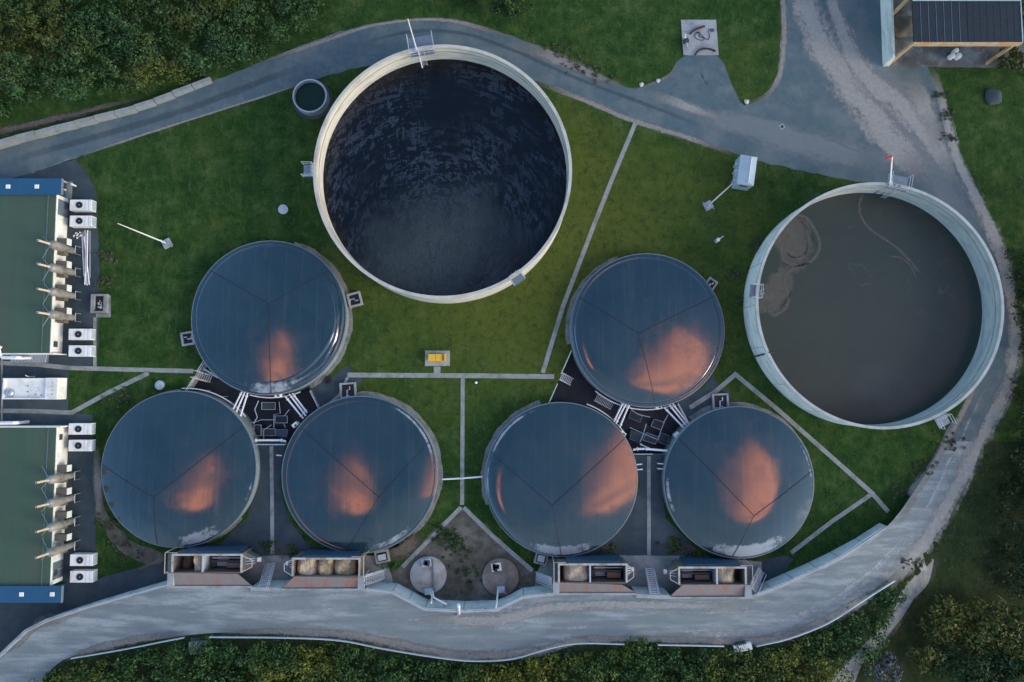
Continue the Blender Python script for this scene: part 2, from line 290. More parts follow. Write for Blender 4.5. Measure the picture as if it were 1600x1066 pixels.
# ------------------------------------------------------------------ mesh building
def base_of(o):
    v = Vector((0, 0, 0))
    while o is not None: v = v + o.location; o = o.parent
    return v
class MB:
    def __init__(s): s.v = []; s.f = []
    def add(s, vs, fs):
        n = len(s.v); s.v += [tuple(v) for v in vs]; s.f += [tuple(i+n for i in f) for f in fs]; return s
    def hexa(s, b4, t4):
        return s.add(list(b4)+list(t4), [(3, 2, 1, 0), (4, 5, 6, 7), (0, 1, 5, 4), (1, 2, 6, 5), (2, 3, 7, 6), (3, 0, 4, 7)])
    def box(s, x0, x1, y0, y1, z0, z1):
        if x0 > x1: x0, x1 = x1, x0
        if y0 > y1: y0, y1 = y1, y0
        return s.hexa([(x0, y0, z0), (x1, y0, z0), (x1, y1, z0), (x0, y1, z0)], [(x0, y0, z1), (x1, y0, z1), (x1, y1, z1), (x0, y1, z1)])
    def obox(s, cx, cy, z0, z1, lx, ly, rz=0):
        c, n = math.cos(rz), math.sin(rz)
        q = [(cx+c*a*lx/2-n*b*ly/2, cy+n*a*lx/2+c*b*ly/2) for a, b in ((-1, -1), (1, -1), (1, 1), (-1, 1))]
        return s.hexa([(x, y, z0) for x, y in q], [(x, y, z1) for x, y in q])
    def pbox(s, px0, py0, px1, py1, z0, z1):            # a box whose top shows at these photo pixels
        a = W(px0, py1, z1); b = W(px1, py0, z1)
        return s.box(a.x, b.x, a.y, b.y, z0, z1)
    def beam(s, p, q, w, h):
        p, q = Vector(p), Vector(q); d = (q-p).normalized()
        sd = d.cross(Vector((0, 0, 1)))
        if sd.length < 1e-3: sd = Vector((1, 0, 0))
        sd.normalize(); up = sd.cross(d)
        f = lambda c: [c-sd*w/2-up*h/2, c+sd*w/2-up*h/2, c+sd*w/2+up*h/2, c-sd*w/2+up*h/2]
        return s.hexa(f(p), f(q))
    def tube(s, pts, r, n=8, cap=True):
        pts = [Vector(p) for p in pts]; rows = []
        for i, p in enumerate(pts):
            d = (pts[min(i+1, len(pts)-1)]-pts[max(i-1, 0)]).normalized()
            a = d.cross(Vector((0, 0, 1)))
            if a.length < .05: a = d.cross(Vector((0, 1, 0)))
            a.normalize(); b = a.cross(d)
            rr = r[i] if isinstance(r, (list, tuple)) else r
            rows.append([p+a*math.cos(t)*rr+b*math.sin(t)*rr for t in (2*math.pi*k/n for k in range(n))])
        vs = [v for row in rows for v in row]; fs = []
        for i in range(len(rows)-1):
            for k in range(n): fs.append((i*n+k, i*n+(k+1) % n, (i+1)*n+(k+1) % n, (i+1)*n+k))
        if cap: fs.append(tuple(range(n))[::-1]); fs.append(tuple((len(rows)-1)*n+k for k in range(n)))
        return s.add(vs, fs)
    def lathe(s, cx, cy, prof, n=48, closed=False, cap_top=False, cap_bot=False):
        vs = []; fs = []; m = len(prof)
        for r, z in prof:
            for k in range(n):
                t = 2*math.pi*k/n; vs.append((cx+r*math.cos(t), cy+r*math.sin(t), z))
        for i in range(m if closed else m-1):
            j = (i+1) % m
            for k in range(n): fs.append((i*n+k, i*n+(k+1) % n, j*n+(k+1) % n, j*n+k))
        if cap_top: fs.append(tuple((m-1)*n+k for k in range(n)))
        if cap_bot: fs.append(tuple(range(n))[::-1])
        return s.add(vs, fs)
    def prism(s, poly, z0, z1):
        n = len(poly); a = sum(poly[i][0]*poly[(i+1) % n][1]-poly[(i+1) % n][0]*poly[i][1] for i in range(n))
        if a < 0: poly = poly[::-1]
        vs = [(p[0], p[1], z0) for p in poly]+[(p[0], p[1], z1) for p in poly]
        fs = [tuple(range(n))[::-1], tuple(range(n, 2*n))]+[(i, (i+1) % n, n+(i+1) % n, n+i) for i in range(n)]
        return s.add(vs, fs)
    def build(s, name, mat, parent=None, smooth=False):
        o0 = base_of(parent) if parent else Vector((0, 0, 0))
        me = bpy.data.meshes.new(name); me.from_pydata([(x-o0.x, y-o0.y, z-o0.z) for x, y, z in s.v], [], s.f)
        me.materials.append(MT[mat] if isinstance(mat, str) else mat)
        bm = bmesh.new(); bm.from_mesh(me); bmesh.ops.recalc_face_normals(bm, faces=bm.faces); bm.to_mesh(me); bm.free()
        if smooth:
            me.polygons.foreach_set('use_smooth', [True]*len(me.polygons)); me.set_sharp_from_angle(angle=R(40))
        o = bpy.data.objects.new(name, me); COL.objects.link(o)
        if parent: o.parent = parent
        return o
def tag(o, label=None, cat=None, group=None, kind=None):
    if label: o['label'] = label
    if cat: o['category'] = cat
    if group: o['group'] = group
    if kind: o['kind'] = kind
    return o
def thing(name, loc, label, cat, group=None):
    o = bpy.data.objects.new(name, None); COL.objects.link(o); o.location = loc; o.empty_display_size = .3
    return tag(o, label, cat, group)
def clone(o, loc, label, rz=0):
    r = o.copy(); COL.objects.link(r); r.location = loc; r.rotation_euler = (0, 0, rz); r['label'] = label
    for ch in list(o.children):
        c = ch.copy(); COL.objects.link(c); c.parent = r
        for g in list(ch.children):
            d = g.copy(); COL.objects.link(d); d.parent = c
    return r
def structure(o): o['kind'] = 'structure'; return o

def spline(pts, step=8, closed=False):
    pts = [np.array(p, float) for p in pts]; n = len(pts); out = []
    rngi = range(n if closed else n-1)
    for i in rngi:
        p1, p2 = pts[i], pts[(i+1) % n]
        p0 = pts[(i-1) % n] if closed or i > 0 else 2*p1-p2
        p3 = pts[(i+2) % n] if closed or i+2 < n else 2*p2-p1
        k = max(1, int(np.linalg.norm((p2-p1)[:2])/step))
        for j in range(k):
            t = j/k
            out.append(.5*((2*p1)+(-p0+p2)*t+(2*p0-5*p1+4*p2-p3)*t*t+(-p0+3*p1-3*p2+p3)*t**3))
    if not closed: out.append(pts[-1])
    return out
def line(pts, step=8):
    out = []
    for a, b in zip(pts[:-1], pts[1:]):
        a = np.array(a, float); b = np.array(b, float); k = max(1, int(np.linalg.norm(b-a)/step))
        out += [a+(b-a)*j/k for j in range(k)]
    out.append(np.array(pts[-1], float)); return out
from mathutils.geometry import delaunay_2d_cdt
def inside(p, poly):
    x, y = p[0], p[1]; c = False; n = len(poly); j = n-1
    for i in range(n):
        if (poly[i][1] > y) != (poly[j][1] > y) and x < (poly[j][0]-poly[i][0])*(y-poly[i][1])/(poly[j][1]-poly[i][1])+poly[i][0]: c = not c
        j = i
    return c
def fill(polys_outer, holes, z, name, mat):
    vs = []; es = []
    for poly in [polys_outer]+holes:
        n0 = len(vs); vs += [Vector((p[0], p[1])) for p in poly]
        es += [(n0+i, n0+(i+1) % len(poly)) for i in range(len(poly))]
    v, e, f, *_ = delaunay_2d_cdt(vs, es, [], 0, 1e-5)
    mb = MB(); fs = []
    for t in f:
        c = sum((v[i] for i in t), Vector((0, 0)))/len(t)
        if inside(c, polys_outer) and not any(inside(c, h) for h in holes): fs.append(tuple(t))
    mb.add([(p.x, p.y, z) for p in v], fs)
    o = mb.build(name, mat)
    if o.data.polygons[0].normal.z < 0: o.data.flip_normals()
    return o
def sheet(px, z, name, mat, jit=0.0, smooth=True, step=10):
    pts = spline(px, step, True) if smooth else (line(list(px)+[px[0]], step)[:-1] if jit else px)
    poly = []
    for p in pts:
        w = W(p[0], p[1], z); poly.append((w.x+random.uniform(-jit, jit), w.y+random.uniform(-jit, jit)))
    return structure(fill(poly, [], z, name, mat))

# ---- pits (sunken pump yards between the domes)
PIT1 = [(284, 619), (322, 561), (400, 560), (470, 575), (484, 608), (499, 643), (470, 680), (446, 693), (396, 693), (370, 660), (330, 640)]
PIT2 = [(853, 638), (896, 545), (960, 560), (1045, 600), (1060, 628), (1079, 664), (1055, 700), (1044, 711), (990, 711), (960, 680), (900, 650)]
pw = [[tuple(W(x, y, 0)[:2]) for x, y in P] for P in (PIT1, PIT2)]
G0 = 1500
structure(fill([(-G0, -G0), (G0, -G0), (G0, G0), (-G0, G0)], pw, 0, 'ground', 'grass'))
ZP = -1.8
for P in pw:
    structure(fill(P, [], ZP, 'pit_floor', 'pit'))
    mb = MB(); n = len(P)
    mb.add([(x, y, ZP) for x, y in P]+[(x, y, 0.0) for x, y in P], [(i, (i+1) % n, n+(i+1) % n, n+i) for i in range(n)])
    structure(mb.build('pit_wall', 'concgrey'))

# ---- south road on its embankment: columns (north edge, south edge, height)
SC = [(-140, 1120, -20, 1230, 1.0), (-60, 1075, 30, 1130, 1.1), (0, 1024, 62, 1075, 1.2), (40, 985, 84, 1042, 1.3), (74, 968, 122, 1022, 1.5), (160, 941, 210, 1004, 1.9), (262, 913, 320, 990, 2.8),
      (330, 917, 378, 989, 3.1), (430, 919, 440, 990, 3.2), (570, 921, 562, 998, 3.2), (614, 925, 622, 1013, 3.2), (664, 951, 690, 1024, 3.2), (724, 953, 740, 1029, 3.2), (776, 951, 780, 1027, 3.2),
      (818, 932, 834, 1021, 3.2), (866, 927, 880, 1004, 3.2), (1000, 930, 1000, 1001, 3.2), (1110, 934, 1100, 1003, 3.0), (1172, 933, 1160, 1004, 2.6), (1240, 906, 1240, 988, 2.6), (1312, 872, 1325, 948, 2.5),
      (1386, 823, 1405, 888, 1.7), (1440, 750, 1482, 790, .6), (1475, 690, 1532, 690, .008)]
sc = spline([np.array(c, float) for c in SC], 14)
ZMIN = .006
def zr(px):                                  # height of the road's north edge at a photo column
    return float(np.interp(px, [c[0] for c in SC], [c[4] for c in SC]))
NW_ = 9
sv = []; sf = []
for c in sc:
    z = max(c[4], ZMIN); a = W(c[0], c[1], z); b = W(c[2], c[3], z)
    for k in range(NW_+1):
        t = k/NW_; p = a.lerp(b, t); sv.append((p.x, p.y, z))
for i in range(len(sc)-1):
    for k in range(NW_):
        q = i*(NW_+1)+k; sf.append((q, q+1, q+NW_+2, q+NW_+1))
mb = MB(); mb.add(sv, sf); so = structure(mb.build('south_road', 'southroad'))
if so.data.polygons[0].normal.z < 0: so.data.flip_normals()
# embankment beyond the road
bv = []; bf = []; NB = 8
for i, c in enumerate(sc):
    z = max(c[4], ZMIN); a = W(c[0], c[1], z); b = W(c[2], c[3], z)
    d = (b-a); d.z = 0; d.normalize()
    east = min(1, max(0, (c[2]-1150)/260))
    for k in range(NB+1):
        t = k/NB; p = b+d*(30*t)
        zz = z-.004-(.15*t*30*.12)*(1-east)
        if east > 0: zz = (z-.004)*(1-east*min(1, t*3.0))-.15*t*30*.12*(1-east)+(.003 if t > 0 else 0)
        bv.append((p.x, p.y, max(zz, -.4 if t < 1 else -1)))
for i in range(len(sc)-1):
    for k in range(NB):
        q = i*(NB+1)+k; bf.append((q, q+1, q+NB+2, q+NB+1))
mb = MB(); mb.add(bv, bf); bo = structure(mb.build('embankment', 'bankgrass', smooth=True))
BV = BVHTree.FromPolygons([Vector(v) for v in sv+bv+[(-400, -400, 0), (400, -400, 0), (400, 400, 0), (-400, 400, 0)]],
    sf+[tuple(i+len(sv) for i in f) for f in bf]+[tuple(len(sv)+len(bv)+i for i in range(4))])
def G(px, py, dz=0.0):                       # the point of the terrain seen at a photo pixel
    h = BV.ray_cast(Vector((0, 0, H)), Vector(ray(px, py)))[0]
    if h is None: h = W(px, py, 0)
    h = h.copy(); h.z += dz; return h
def Gz(x, y):
    h = BV.ray_cast(Vector((x, y, 60)), Vector((0, 0, -1)))[0]
    return h.z if h is not None else 0

# ---- tarmac, yards, slabs
road = [(-140, 262), (-60, 240), (0, 222), (60, 209), (120, 194), (180, 180), (250, 158), (340, 124), (420, 92), (500, 60), (560, 42), (620, 31), (690, 29), (745, 40), (800, 57), (870, 84), (930, 114), (980, 138),
        (1012, 132), (1045, 116), (1068, 89), (1122, 89), (1136, 112), (1150, 146), (1163, 166), (1180, 160), (1203, 144), (1220, 108), (1224, 60), (1222, -60), (1240, -110), (1440, -110), (1445, -40), (1440, 60), (1450, 104), (1468, 150),
        (1482, 208), (1500, 262), (1530, 322), (1560, 395), (1576, 460), (1584, 530), (1568, 600), (1532, 690), (1475, 690), (1500, 640), (1530, 580), (1535, 500), (1520, 400), (1440, 300), (1330, 282), (1240, 264), (1180, 250), (1100, 224), (1040, 204), (985, 188),
        (930, 163), (870, 138), (800, 115), (740, 100), (640, 96), (560, 106), (500, 122), (420, 148), (320, 180), (220, 212), (118, 247), (40, 272), (-60, 300), (-140, 330)]
sheet(road, .008, 'road', 'asphalt', .10)
sheet([(-150, 266), (30, 271), (118, 249), (136, 270), (150, 300), (153, 345), (156, 470), (152, 568), (107, 577), (107, 646), (145, 648), (148, 760), (150, 870), (152, 905), (205, 890), (262, 880), (264, 914), (170, 938), (76, 964), (0, 1020), (-150, 1090)], .005, 'yard', 'yard', .06, smooth=False)
sheet([(497, 640), (484, 606), (520, 588), (541, 572), (556, 586), (568, 594), (556, 602), (560, 630), (520, 640)], .006, 'yard', 'yard', .05, smooth=False)
sheet([(1076, 660), (1058, 626), (1100, 606), (1112, 586), (1128, 608), (1140, 612), (1146, 640), (1100, 660)], .006, 'yard', 'yard', .05, smooth=False)
sheet([(396, 693), (446, 693), (436, 760), (450, 810), (480, 850), (500, 868), (300, 868), (350, 845), (385, 810), (402, 760)], .006, 'yard', 'yard', .05, smooth=False)
sheet([(990, 711), (1044, 711), (1034, 760), (1040, 810), (1080, 850), (1100, 872), (880, 872), (950, 845), (985, 800), (1000, 760)], .006, 'yard', 'yard', .05, smooth=False)
sheet([(622, 888), (690, 815), (722, 792), (754, 815), (826, 890), (870, 905), (868, 960), (560, 960), (590, 905)], .004, 'soil', 'soil', .1, smooth=False)
sheet([(1172, 878), (1224, 868), (1240, 873), (1222, 898), (1200, 925), (1172, 950)], .006, 'yard', 'yard', .05, smooth=False)
sheet([(262, 866), (395, 869), (440, 868), (600, 868), (612, 900), (620, 960), (262, 960)], .010, 'yard_slab', 'concgrey', .03, smooth=False)
sheet([(836, 900), (850, 874), (960, 868), (1100, 869), (1190, 878), (1190, 960), (836, 960)], .010, 'yard_slab', 'concgrey', .03, smooth=False)
sheet([(152, 740), (160, 770), (166, 800), (200, 840), (236, 858), (258, 868), (240, 884), (205, 870), (170, 840), (150, 800)], .004, 'soil', 'soil', .25)
for P in ([(1064, 31), (1119, 31), (1123, 86), (1068, 86)], ):
    mb = MB(); mb.prism([W(x, y, .1)[:2] for x, y in P], 0, .1); structure(mb.build('hose_slab', 'slab'))

# ---- dust, verges and worn tracks: thin ribbons of loose dirt lying on the surface below
def ribbon(px, width, mat, name, dz=.013, step=8, smooth=True, drape=True, nv=6, fade=6.0):
    pts = spline(px, step) if smooth else line(px, step)
    ws = width if isinstance(width, list) else [width]*len(px)
    P = [G(p[0], p[1]) if drape else W(p[0], p[1], 0) for p in pts]
    u = [0]
    for a, b in zip(P[:-1], P[1:]): u.append(u[-1]+(b-a).length)
    tt = np.linspace(0, len(ws)-1, len(P)); wd = np.interp(tt, range(len(ws)), ws)
    vs = []; uv = []; en = []
    for i, p in enumerate(P):
        d = P[min(i+1, len(P)-1)]-P[max(i-1, 0)]; d.z = 0; d.normalize(); s_ = Vector((-d.y, d.x, 0))
        for k in range(nv+1):
            v = 2*k/nv-1; q = p+s_*v*wd[i]/12.5/2
            z = (Gz(q.x, q.y) if drape else 0)+dz
            vs.append((q.x, q.y, z)); uv.append((u[i], v)); en.append((min(1, u[i]/fade, (u[-1]-u[i])/fade) if fade else 1, 0))
    fs = [(i*(nv+1)+k, i*(nv+1)+k+1, (i+1)*(nv+1)+k+1, (i+1)*(nv+1)+k) for i in range(len(P)-1) for k in range(nv)]
    mb = MB(); mb.add(vs, fs); o = mb.build(name, mat)
    me = o.data
    if me.polygons[0].normal.z < 0: me.flip_normals()
    for nm, dat in (('UVMap', uv), ('Ends', en)):
        l = me.uv_layers.new(name=nm)
        idx = np.zeros(len(me.loops), int); me.loops.foreach_get('vertex_index', idx)
        l.data.foreach_set('uv', np.array(dat, float)[idx].ravel())
    return structure(o)
ribbon([(1150, 241), (1060, 211), (990, 189), (930, 164), (870, 140), (835, 128)], 14, 'verge', 'verge')
ribbon([(800, 66), (850, 84), (890, 100), (930, 118), (985, 141)], [26, 34, 26, 18, 10], 'verge', 'verge')
ribbon([(985, 140), (1012, 134), (1045, 118), (1066, 92)], 9, 'verge', 'verge', .014)
ribbon([(1000, 145), (1050, 158), (1110, 180), (1150, 200)], [26, 30, 20, 10], 'track', 'dust_patch', .015)
ribbon([(1165, 166), (1200, 148), (1219, 112), (1225, 60), (1224, 0), (1224, -60)], 15, 'verge', 'verge')
ribbon([(1250, -60), (1258, 0), (1280, 60), (1310, 110), (1345, 160), (1380, 205), (1420, 250), (1460, 290)], [60, 74, 86, 88, 84, 84, 84, 50], 'track', 'gravel_track', .017)
ribbon([(1330, 20), (1370, 120), (1420, 190), (1470, 280), (1520, 380)], [60, 120, 130, 90, 50], 'palefilm', 'dust_patch', .0145)
ribbon([(1060, 175), (1180, 200), (1300, 235), (1400, 262)], [30, 70, 80, 40], 'palefilm', 'dust_patch', .0135)
ribbon([(1290, -60), (1300, 0), (1345, 110), (1400, 160), (1450, 210), (1500, 300)], [30, 34, 60, 70, 60, 40], 'track', 'gravel_track', .020)
ribbon([(1400, 110), (1430, 140), (1455, 190), (1470, 240)], [50, 60, 50, 40], 'track', 'gravel_track', .023)
ribbon([(1452, 100), (1470, 150), (1484, 208), (1502, 265), (1532, 325), (1562, 395), (1578, 460), (1586, 530), (1574, 600), (1552, 650), (1525, 700), (1490, 772), (1450, 840), (1415, 885), (1370, 925)], [20, 24, 26, 30, 36, 36, 34, 34, 36, 36, 38, 40, 46, 56, 40], 'track', 'verge', .04, nv=14)
ribbon([(1545, 600), (1500, 690), (1450, 790), (1400, 860), (1330, 920), (1250, 965), (1150, 985), (1000, 985)], [16, 22, 30, 40, 44, 40, 34, 30], 'paledust', 'dust_patch', .024)
ribbon([(1536, 560), (1512, 630), (1478, 690), (1448, 742), (1412, 790), (1388, 818)], [8, 14, 16, 16, 18, 16], 'verge', 'verge', .018)
ribbon([(1400, 902), (1340, 944), (1260, 984), (1200, 1000), (1130, 1002), (1000, 999), (900, 1001), (840, 1018), (740, 1025), (680, 1019), (560, 995), (440, 987), (340, 988)], [22, 26, 22, 18, 14, 14, 18, 22, 20, 22, 20, 14, 12], 'verge', 'verge', .02)
ribbon([(300, 988), (210, 1000), (140, 1016), (90, 1034)], [14, 18, 18, 10], 'verge', 'verge', .02)
ribbon([(-10, 1030), (30, 1000), (52, 978), (90, 968), (130, 956)], [14, 24, 24, 18, 8], 'verge', 'verge', .02)
for k in range(13):
    x = 300+k*66; y = 938+14*math.sin(k*1.7)+(12 if 560 < x < 880 else 0)+9*(k % 3)
    ribbon([(x, y), (x+70, y+random.uniform(-3, 3)), (x+150, y+random.uniform(-5, 5))], random.uniform(10, 24), 'paledust', 'dust_patch', .026+.0015*k)
ribbon([(640, 968), (700, 968), (780, 968), (860, 950), (960, 945), (1060, 946), (1170, 950)], [10, 26, 30, 24, 20, 18, 14], 'track', 'dust_patch', .05)
ribbon([(205, 893), (260, 872), (262, 867)], [9, 10, 6], 'verge', 'verge', .014)
ribbon([(150, 690), (153, 760), (158, 820)], [14, 22, 10], 'track', 'dust_patch', .016)
ribbon([(440, 845), (450, 862), (500, 868)], [40, 30, 14], 'brownearth', 'dust_patch', .014)
ribbon([(330, 862), (375, 855), (400, 845)], [20, 26, 10], 'brownearth', 'dust_patch', .014)
ribbon([(915, 868), (960, 858), (985, 845)], [24, 30, 14], 'brownearth', 'dust_patch', .014)
ribbon([(1040, 840), (1065, 858), (1110, 868)], [20, 30, 16], 'brownearth', 'dust_patch', .014)
ribbon([(600, 866), (640, 850), (660, 835)], [40, 60, 20], 'brownearth', 'dust_patch', .014, fade=1.5)
ribbon([(118, 246), (220, 212), (320, 180), (420, 148), (490, 124)], 6, 'verge', 'verge', .014)
ribbon([(120, 195), (60, 212), (0, 226), (-60, 243)], 6, 'verge', 'verge', .014)
ribbon([(230, 150), (120, 178), (0, 206), (-60, 222)], [8, 16, 20, 16], 'brownearth', 'bare_earth', .010)
ribbon([(400, 100), (500, 66), (560, 46), (620, 34), (690, 31), (745, 42), (800, 60)], [6, 14, 12, 8, 8, 12, 16], 'verge', 'verge', .014)
ribbon([(1094, 112), (1100, 124), (1106, 134)], [5, 9, 6], 'darkoil', 'oil_stain', .028, step=3, fade=.4)
ribbon([(560, 70), (640, 50), (720, 52), (800, 78), (900, 122), (1000, 160), (1100, 198)], 9, 'tyretrack', 'tyre_track', .021)
ribbon([(480, 100), (300, 168), (150, 214), (20, 250)], 16, 'tyretrack', 'tyre_track', .021)
# puddled path in the south-east corner
ribbon([(1452, 872), (1440, 905), (1418, 930), (1400, 965), (1375, 995), (1345, 1025), (1322, 1060), (1300, 1100)], [16, 26, 24, 14, 20, 20, 34, 50], 'mud', 'path', .03, step=5, fade=0)
ribbon([(1462, 860), (1440, 905), (1410, 945), (1380, 990), (1340, 1030), (1310, 1075)], [50, 50, 40, 44, 44, 70], 'brownearth', 'path_edge', .02)
# bare rough ground on the east side

# ---- concrete footpaths
def path(px, w, name='path'):
    o = MB(); P = [W(x, y, .04) for x, y in px]; n = len(P); l = []; r = []
    for i, p in enumerate(P):
        d0 = (P[i]-P[i-1]).normalized() if i else (P[1]-P[0]).normalized()
        d1 = (P[i+1]-P[i]).normalized() if i < n-1 else d0
        d = (d0+d1).normalized(); k = 1/max(.5, d.dot(d0)); s_ = Vector((-d.y, d.x, 0))*w/2*k
        l.append(p+s_); r.append(p-s_)
    for i in range(n-1):
        f = lambda v, z: (v.x, v.y, z)
        o.hexa([f(r[i], 0), f(r[i+1], 0), f(l[i+1], 0), f(l[i], 0)], [f(r[i], .04), f(r[i+1], .04), f(l[i+1], .04), f(l[i], .04)])
    structure(o.build(name, 'path'))
path([(993, 192), (958, 276), (924, 362), (880, 478), (848, 582.5)], .55)
path([(543, 586), (620, 586.5), (720, 587), (866, 588.5)], .6)
path([(723, 591), (722.5, 700), (722, 789)], .5)
path([(720, 793), (676, 838), (629, 886)], .5); path([(724.5, 793), (770, 838), (832, 892)], .5)
path([(0, 567), (60, 570), (107, 575), (200, 577.5), (302, 580)], .55)
path([(0, 642), (60, 643), (112, 645), (170, 613), (232, 583)], .55)
path([(1078, 637), (1118, 612), (1149, 585), (1215, 640), (1290, 706), (1363, 771), (1388, 800)], .55)
path([(1361, 773), (1300, 815), (1236, 864)], .5)
path([(424, 697), (425, 780), (425.5, 866)], .45); path([(1014, 713), (1014, 790), (1014, 868)], .45)
path([(683, 573), (683, 583)], .85)
path([(502, 641), (530, 618), (543, 590)], .35)
path([(148, 496), (148, 573)], .4)
ribbon([(118, 245), (60, 268), (35, 275)], 3, 'paledust', 'kerb_line', .02, fade=0, smooth=False)

# ------------------------------------------------------------------ round things
def fit(l, r, t, b, z):                       # circle at height z from its left/right/top/bottom photo pixels
    cx, cy = (l+r)/2, (t+b)/2
    A, B_, C, D = W(l, cy, z), W(r, cy, z), W(cx, t, z), W(cx, b, z)
    return (A.x+B_.x)/2, (C.y+D.y)/2, ((B_.x-A.x)+(C.y-D.y))/4

def platform(name, px, z, ang, label, cat='platform', lx=1.5, ly=1.2, ladder=True, group=None):
    p = W(px[0], px[1], z); t = thing(name, (p.x, p.y, z), label, cat, group)
    c, s_ = math.cos(ang), math.sin(ang)
    tr = lambda a, b, h: (p.x+c*a-s_*b, p.y+s_*a+c*b, z+h)
    MB().obox(p.x, p.y, z-.06, z, lx, ly, ang).build('deck', 'grate', t)
    m = MB()
    for h in (.55, 1.1): m.tube([tr(-lx/2, ly/2, h), tr(-lx/2, -ly/2, h), tr(lx/2, -ly/2, h), tr(lx/2, ly/2, h)], .035, 6)
    m.build('handrail', 'rail', t)
    for a, b in ((-lx/2, ly/2), (-lx/2, -ly/2), (lx/2, -ly/2), (lx/2, ly/2)): MB().tube([tr(a, b, 0), tr(a, b, 1.1)], .03, 6).build('post', 'rail', t)
    if ladder:
        m = MB()
        for a in (-.25, .25): m.tube([tr(a, -ly/2-.1, -z+.02), tr(a, -ly/2-.1, 1.2)], .03, 6)
        for k in range(int(z/.35)): m.tube([tr(-.25, -ly/2-.1, -z+.3+k*.35), tr(.25, -ly/2-.1, -z+.3+k*.35)], .02, 5)
        m.build('ladder', 'rail', t)
    return t

def open_tank(l, r, t, b, h, wt, zl, wall, liq, label, liqname):
    cx, cy, rr = fit(l, r, t, b, h)
    th = thing('storage_tank', (cx, cy, 0), label, 'tank')
    MB().lathe(cx, cy, [(rr, -.3), (rr, h-.28)], 160).build('wall', wall, th, True)
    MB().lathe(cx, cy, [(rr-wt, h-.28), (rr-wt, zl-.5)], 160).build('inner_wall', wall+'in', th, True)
    MB().lathe(cx, cy, [(rr+.05, h-.28), (rr+.05, h), (rr-wt+.03, h), (rr-wt+.03, h-.28)], 160, closed=True).build('rim', 'rimgrey' if wall == 'palewall' else 'rimcream', th, True)
    for zz in (h-1.1, h-1.25): pass
    MB().lathe(cx, cy, [(rr-wt-.015, h-1.02), (rr-wt-.045, h-1.0), (rr-wt-.045, h-.9), (rr-wt-.015, h-.88)], 160).build('pipe_ring', 'concgrey', th, True)
    mb = MB(); n = 160; vs = [(cx, cy, zl)]+[(cx+(rr-wt+.02)*math.cos(2*math.pi*k/n), cy+(rr-wt+.02)*math.sin(2*math.pi*k/n), zl) for k in range(n)]
    mb.add(vs, [(0, 1+k, 1+(k+1) % n) for k in range(n)]); mb.build(liqname, liq, th)
    return cx, cy, rr, th
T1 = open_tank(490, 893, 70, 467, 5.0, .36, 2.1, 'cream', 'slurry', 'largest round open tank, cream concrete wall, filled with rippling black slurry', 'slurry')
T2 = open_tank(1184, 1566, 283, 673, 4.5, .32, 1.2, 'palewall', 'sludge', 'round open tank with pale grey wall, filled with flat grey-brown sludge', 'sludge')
def joints(T, h, mat='concgrey', n=18):
    cx, cy, rr, th = T; m = MB()
    for k in range(n):
        a = 2*math.pi*k/n; MB().obox(cx+(rr+.004)*math.cos(a), cy+(rr+.004)*math.sin(a), .0, h-.3, .02, .05, a).build('panel_joint', mat, th)
joints(T2, 4.5)
def radial(T, px, py, z):
    p = W(px, py, z); return math.atan2(p.y-T[1], p.x-T[0])
def rim_platform(T, px, py, z, label, off=.7, **k):
    a = radial(T, px, py, z); 
    cx, cy, rr, _ = T; x = cx+(rr+off)*math.cos(a); y = cy+(rr+off)*math.sin(a)
    t = platform('access_platform', (0, 0), z, 0, label, **k) if False else None
    p = Vector((x, y, z)); d = p-Vector((0, 0, H)); q = W(800, 600, z)
    # back to a photo pixel so that the platform stands at (x, y)
    global _px
    ct, st = math.cos(TH), math.sin(TH); yy = d.y*ct+d.z*st; zz = -d.y*st+d.z*ct
    _px = (800+F*d.x/-zz, 533-F*yy/-zz)
    return platform('access_platform', _px, z, a+math.pi/2+math.pi, label, **k)
rim_platform(T1, 484, 267, 4.6, 'small railed platform on the left side of the black slurry tank', group='platforms on the open tanks')
rim_platform(T1, 660, 82, 4.6, 'railed platform on the top rim of the black slurry tank beside a tall white mast', .3, lx=3.0, ly=2.4, group='platforms on the open tanks')
rim_platform(T1, 811, 440, 4.6, 'small railed platform on the lower right rim of the black slurry tank', .3, group='platforms on the open tanks')
rim_platform(T2, 1402, 286, 4.2, 'railed platform on the top rim of the sludge tank beside the red-flagged mast', .3, lx=2.4, ly=1.8, group='platforms on the open tanks')
rim_platform(T2, 1472, 657, 4.2, 'small railed platform on the lower right rim of the sludge tank', .8, group='platforms on the open tanks')
rim_platform(T2, 1180, 456, 4.2, 'small railed platform on the left rim of the sludge tank', .1, lx=1.6, ly=1.2, group='platforms on the open tanks')
# masts on the rims
p = W(651, 78, 5.0); t = thing('mast', (p.x, p.y, 5.0), 'tall white mast rising from the top rim of the black slurry tank', 'mast')
MB().tube([p, (p.x, p.y, 12.0)], [.09, .06], 8).build('pole', 'pipewhite', t, True); MB().obox(p.x, p.y, 5.0, 5.15, .5, .5).build('foot', 'rail', t)
MB().tube([(p.x+.2, p.y-.2, 5.1), (p.x+.45, p.y-1.3, 3.0)], .07, 8).build('dip_pipe', 'pipewhite', t, True)
q = W(660, 92, 2.2)
p = W(1391, 287, 4.5); e = W(1394, 244, 7.5); t = thing('mast', (p.x, p.y, 4.5), 'white mast with a red wind vane leaning out from the sludge tank rim', 'mast')
MB().tube([p, e], .08, 8).build('pole', 'white', t, True); MB().obox(p.x, p.y, 4.5, 4.65, .5, .5).build('foot', 'rail', t)
f1 = W(1382, 250, 7.3); MB().tube([e, e.lerp(f1, .5), f1], [.14, .12, .04], 8).build('wind_vane', 'red', t, True)
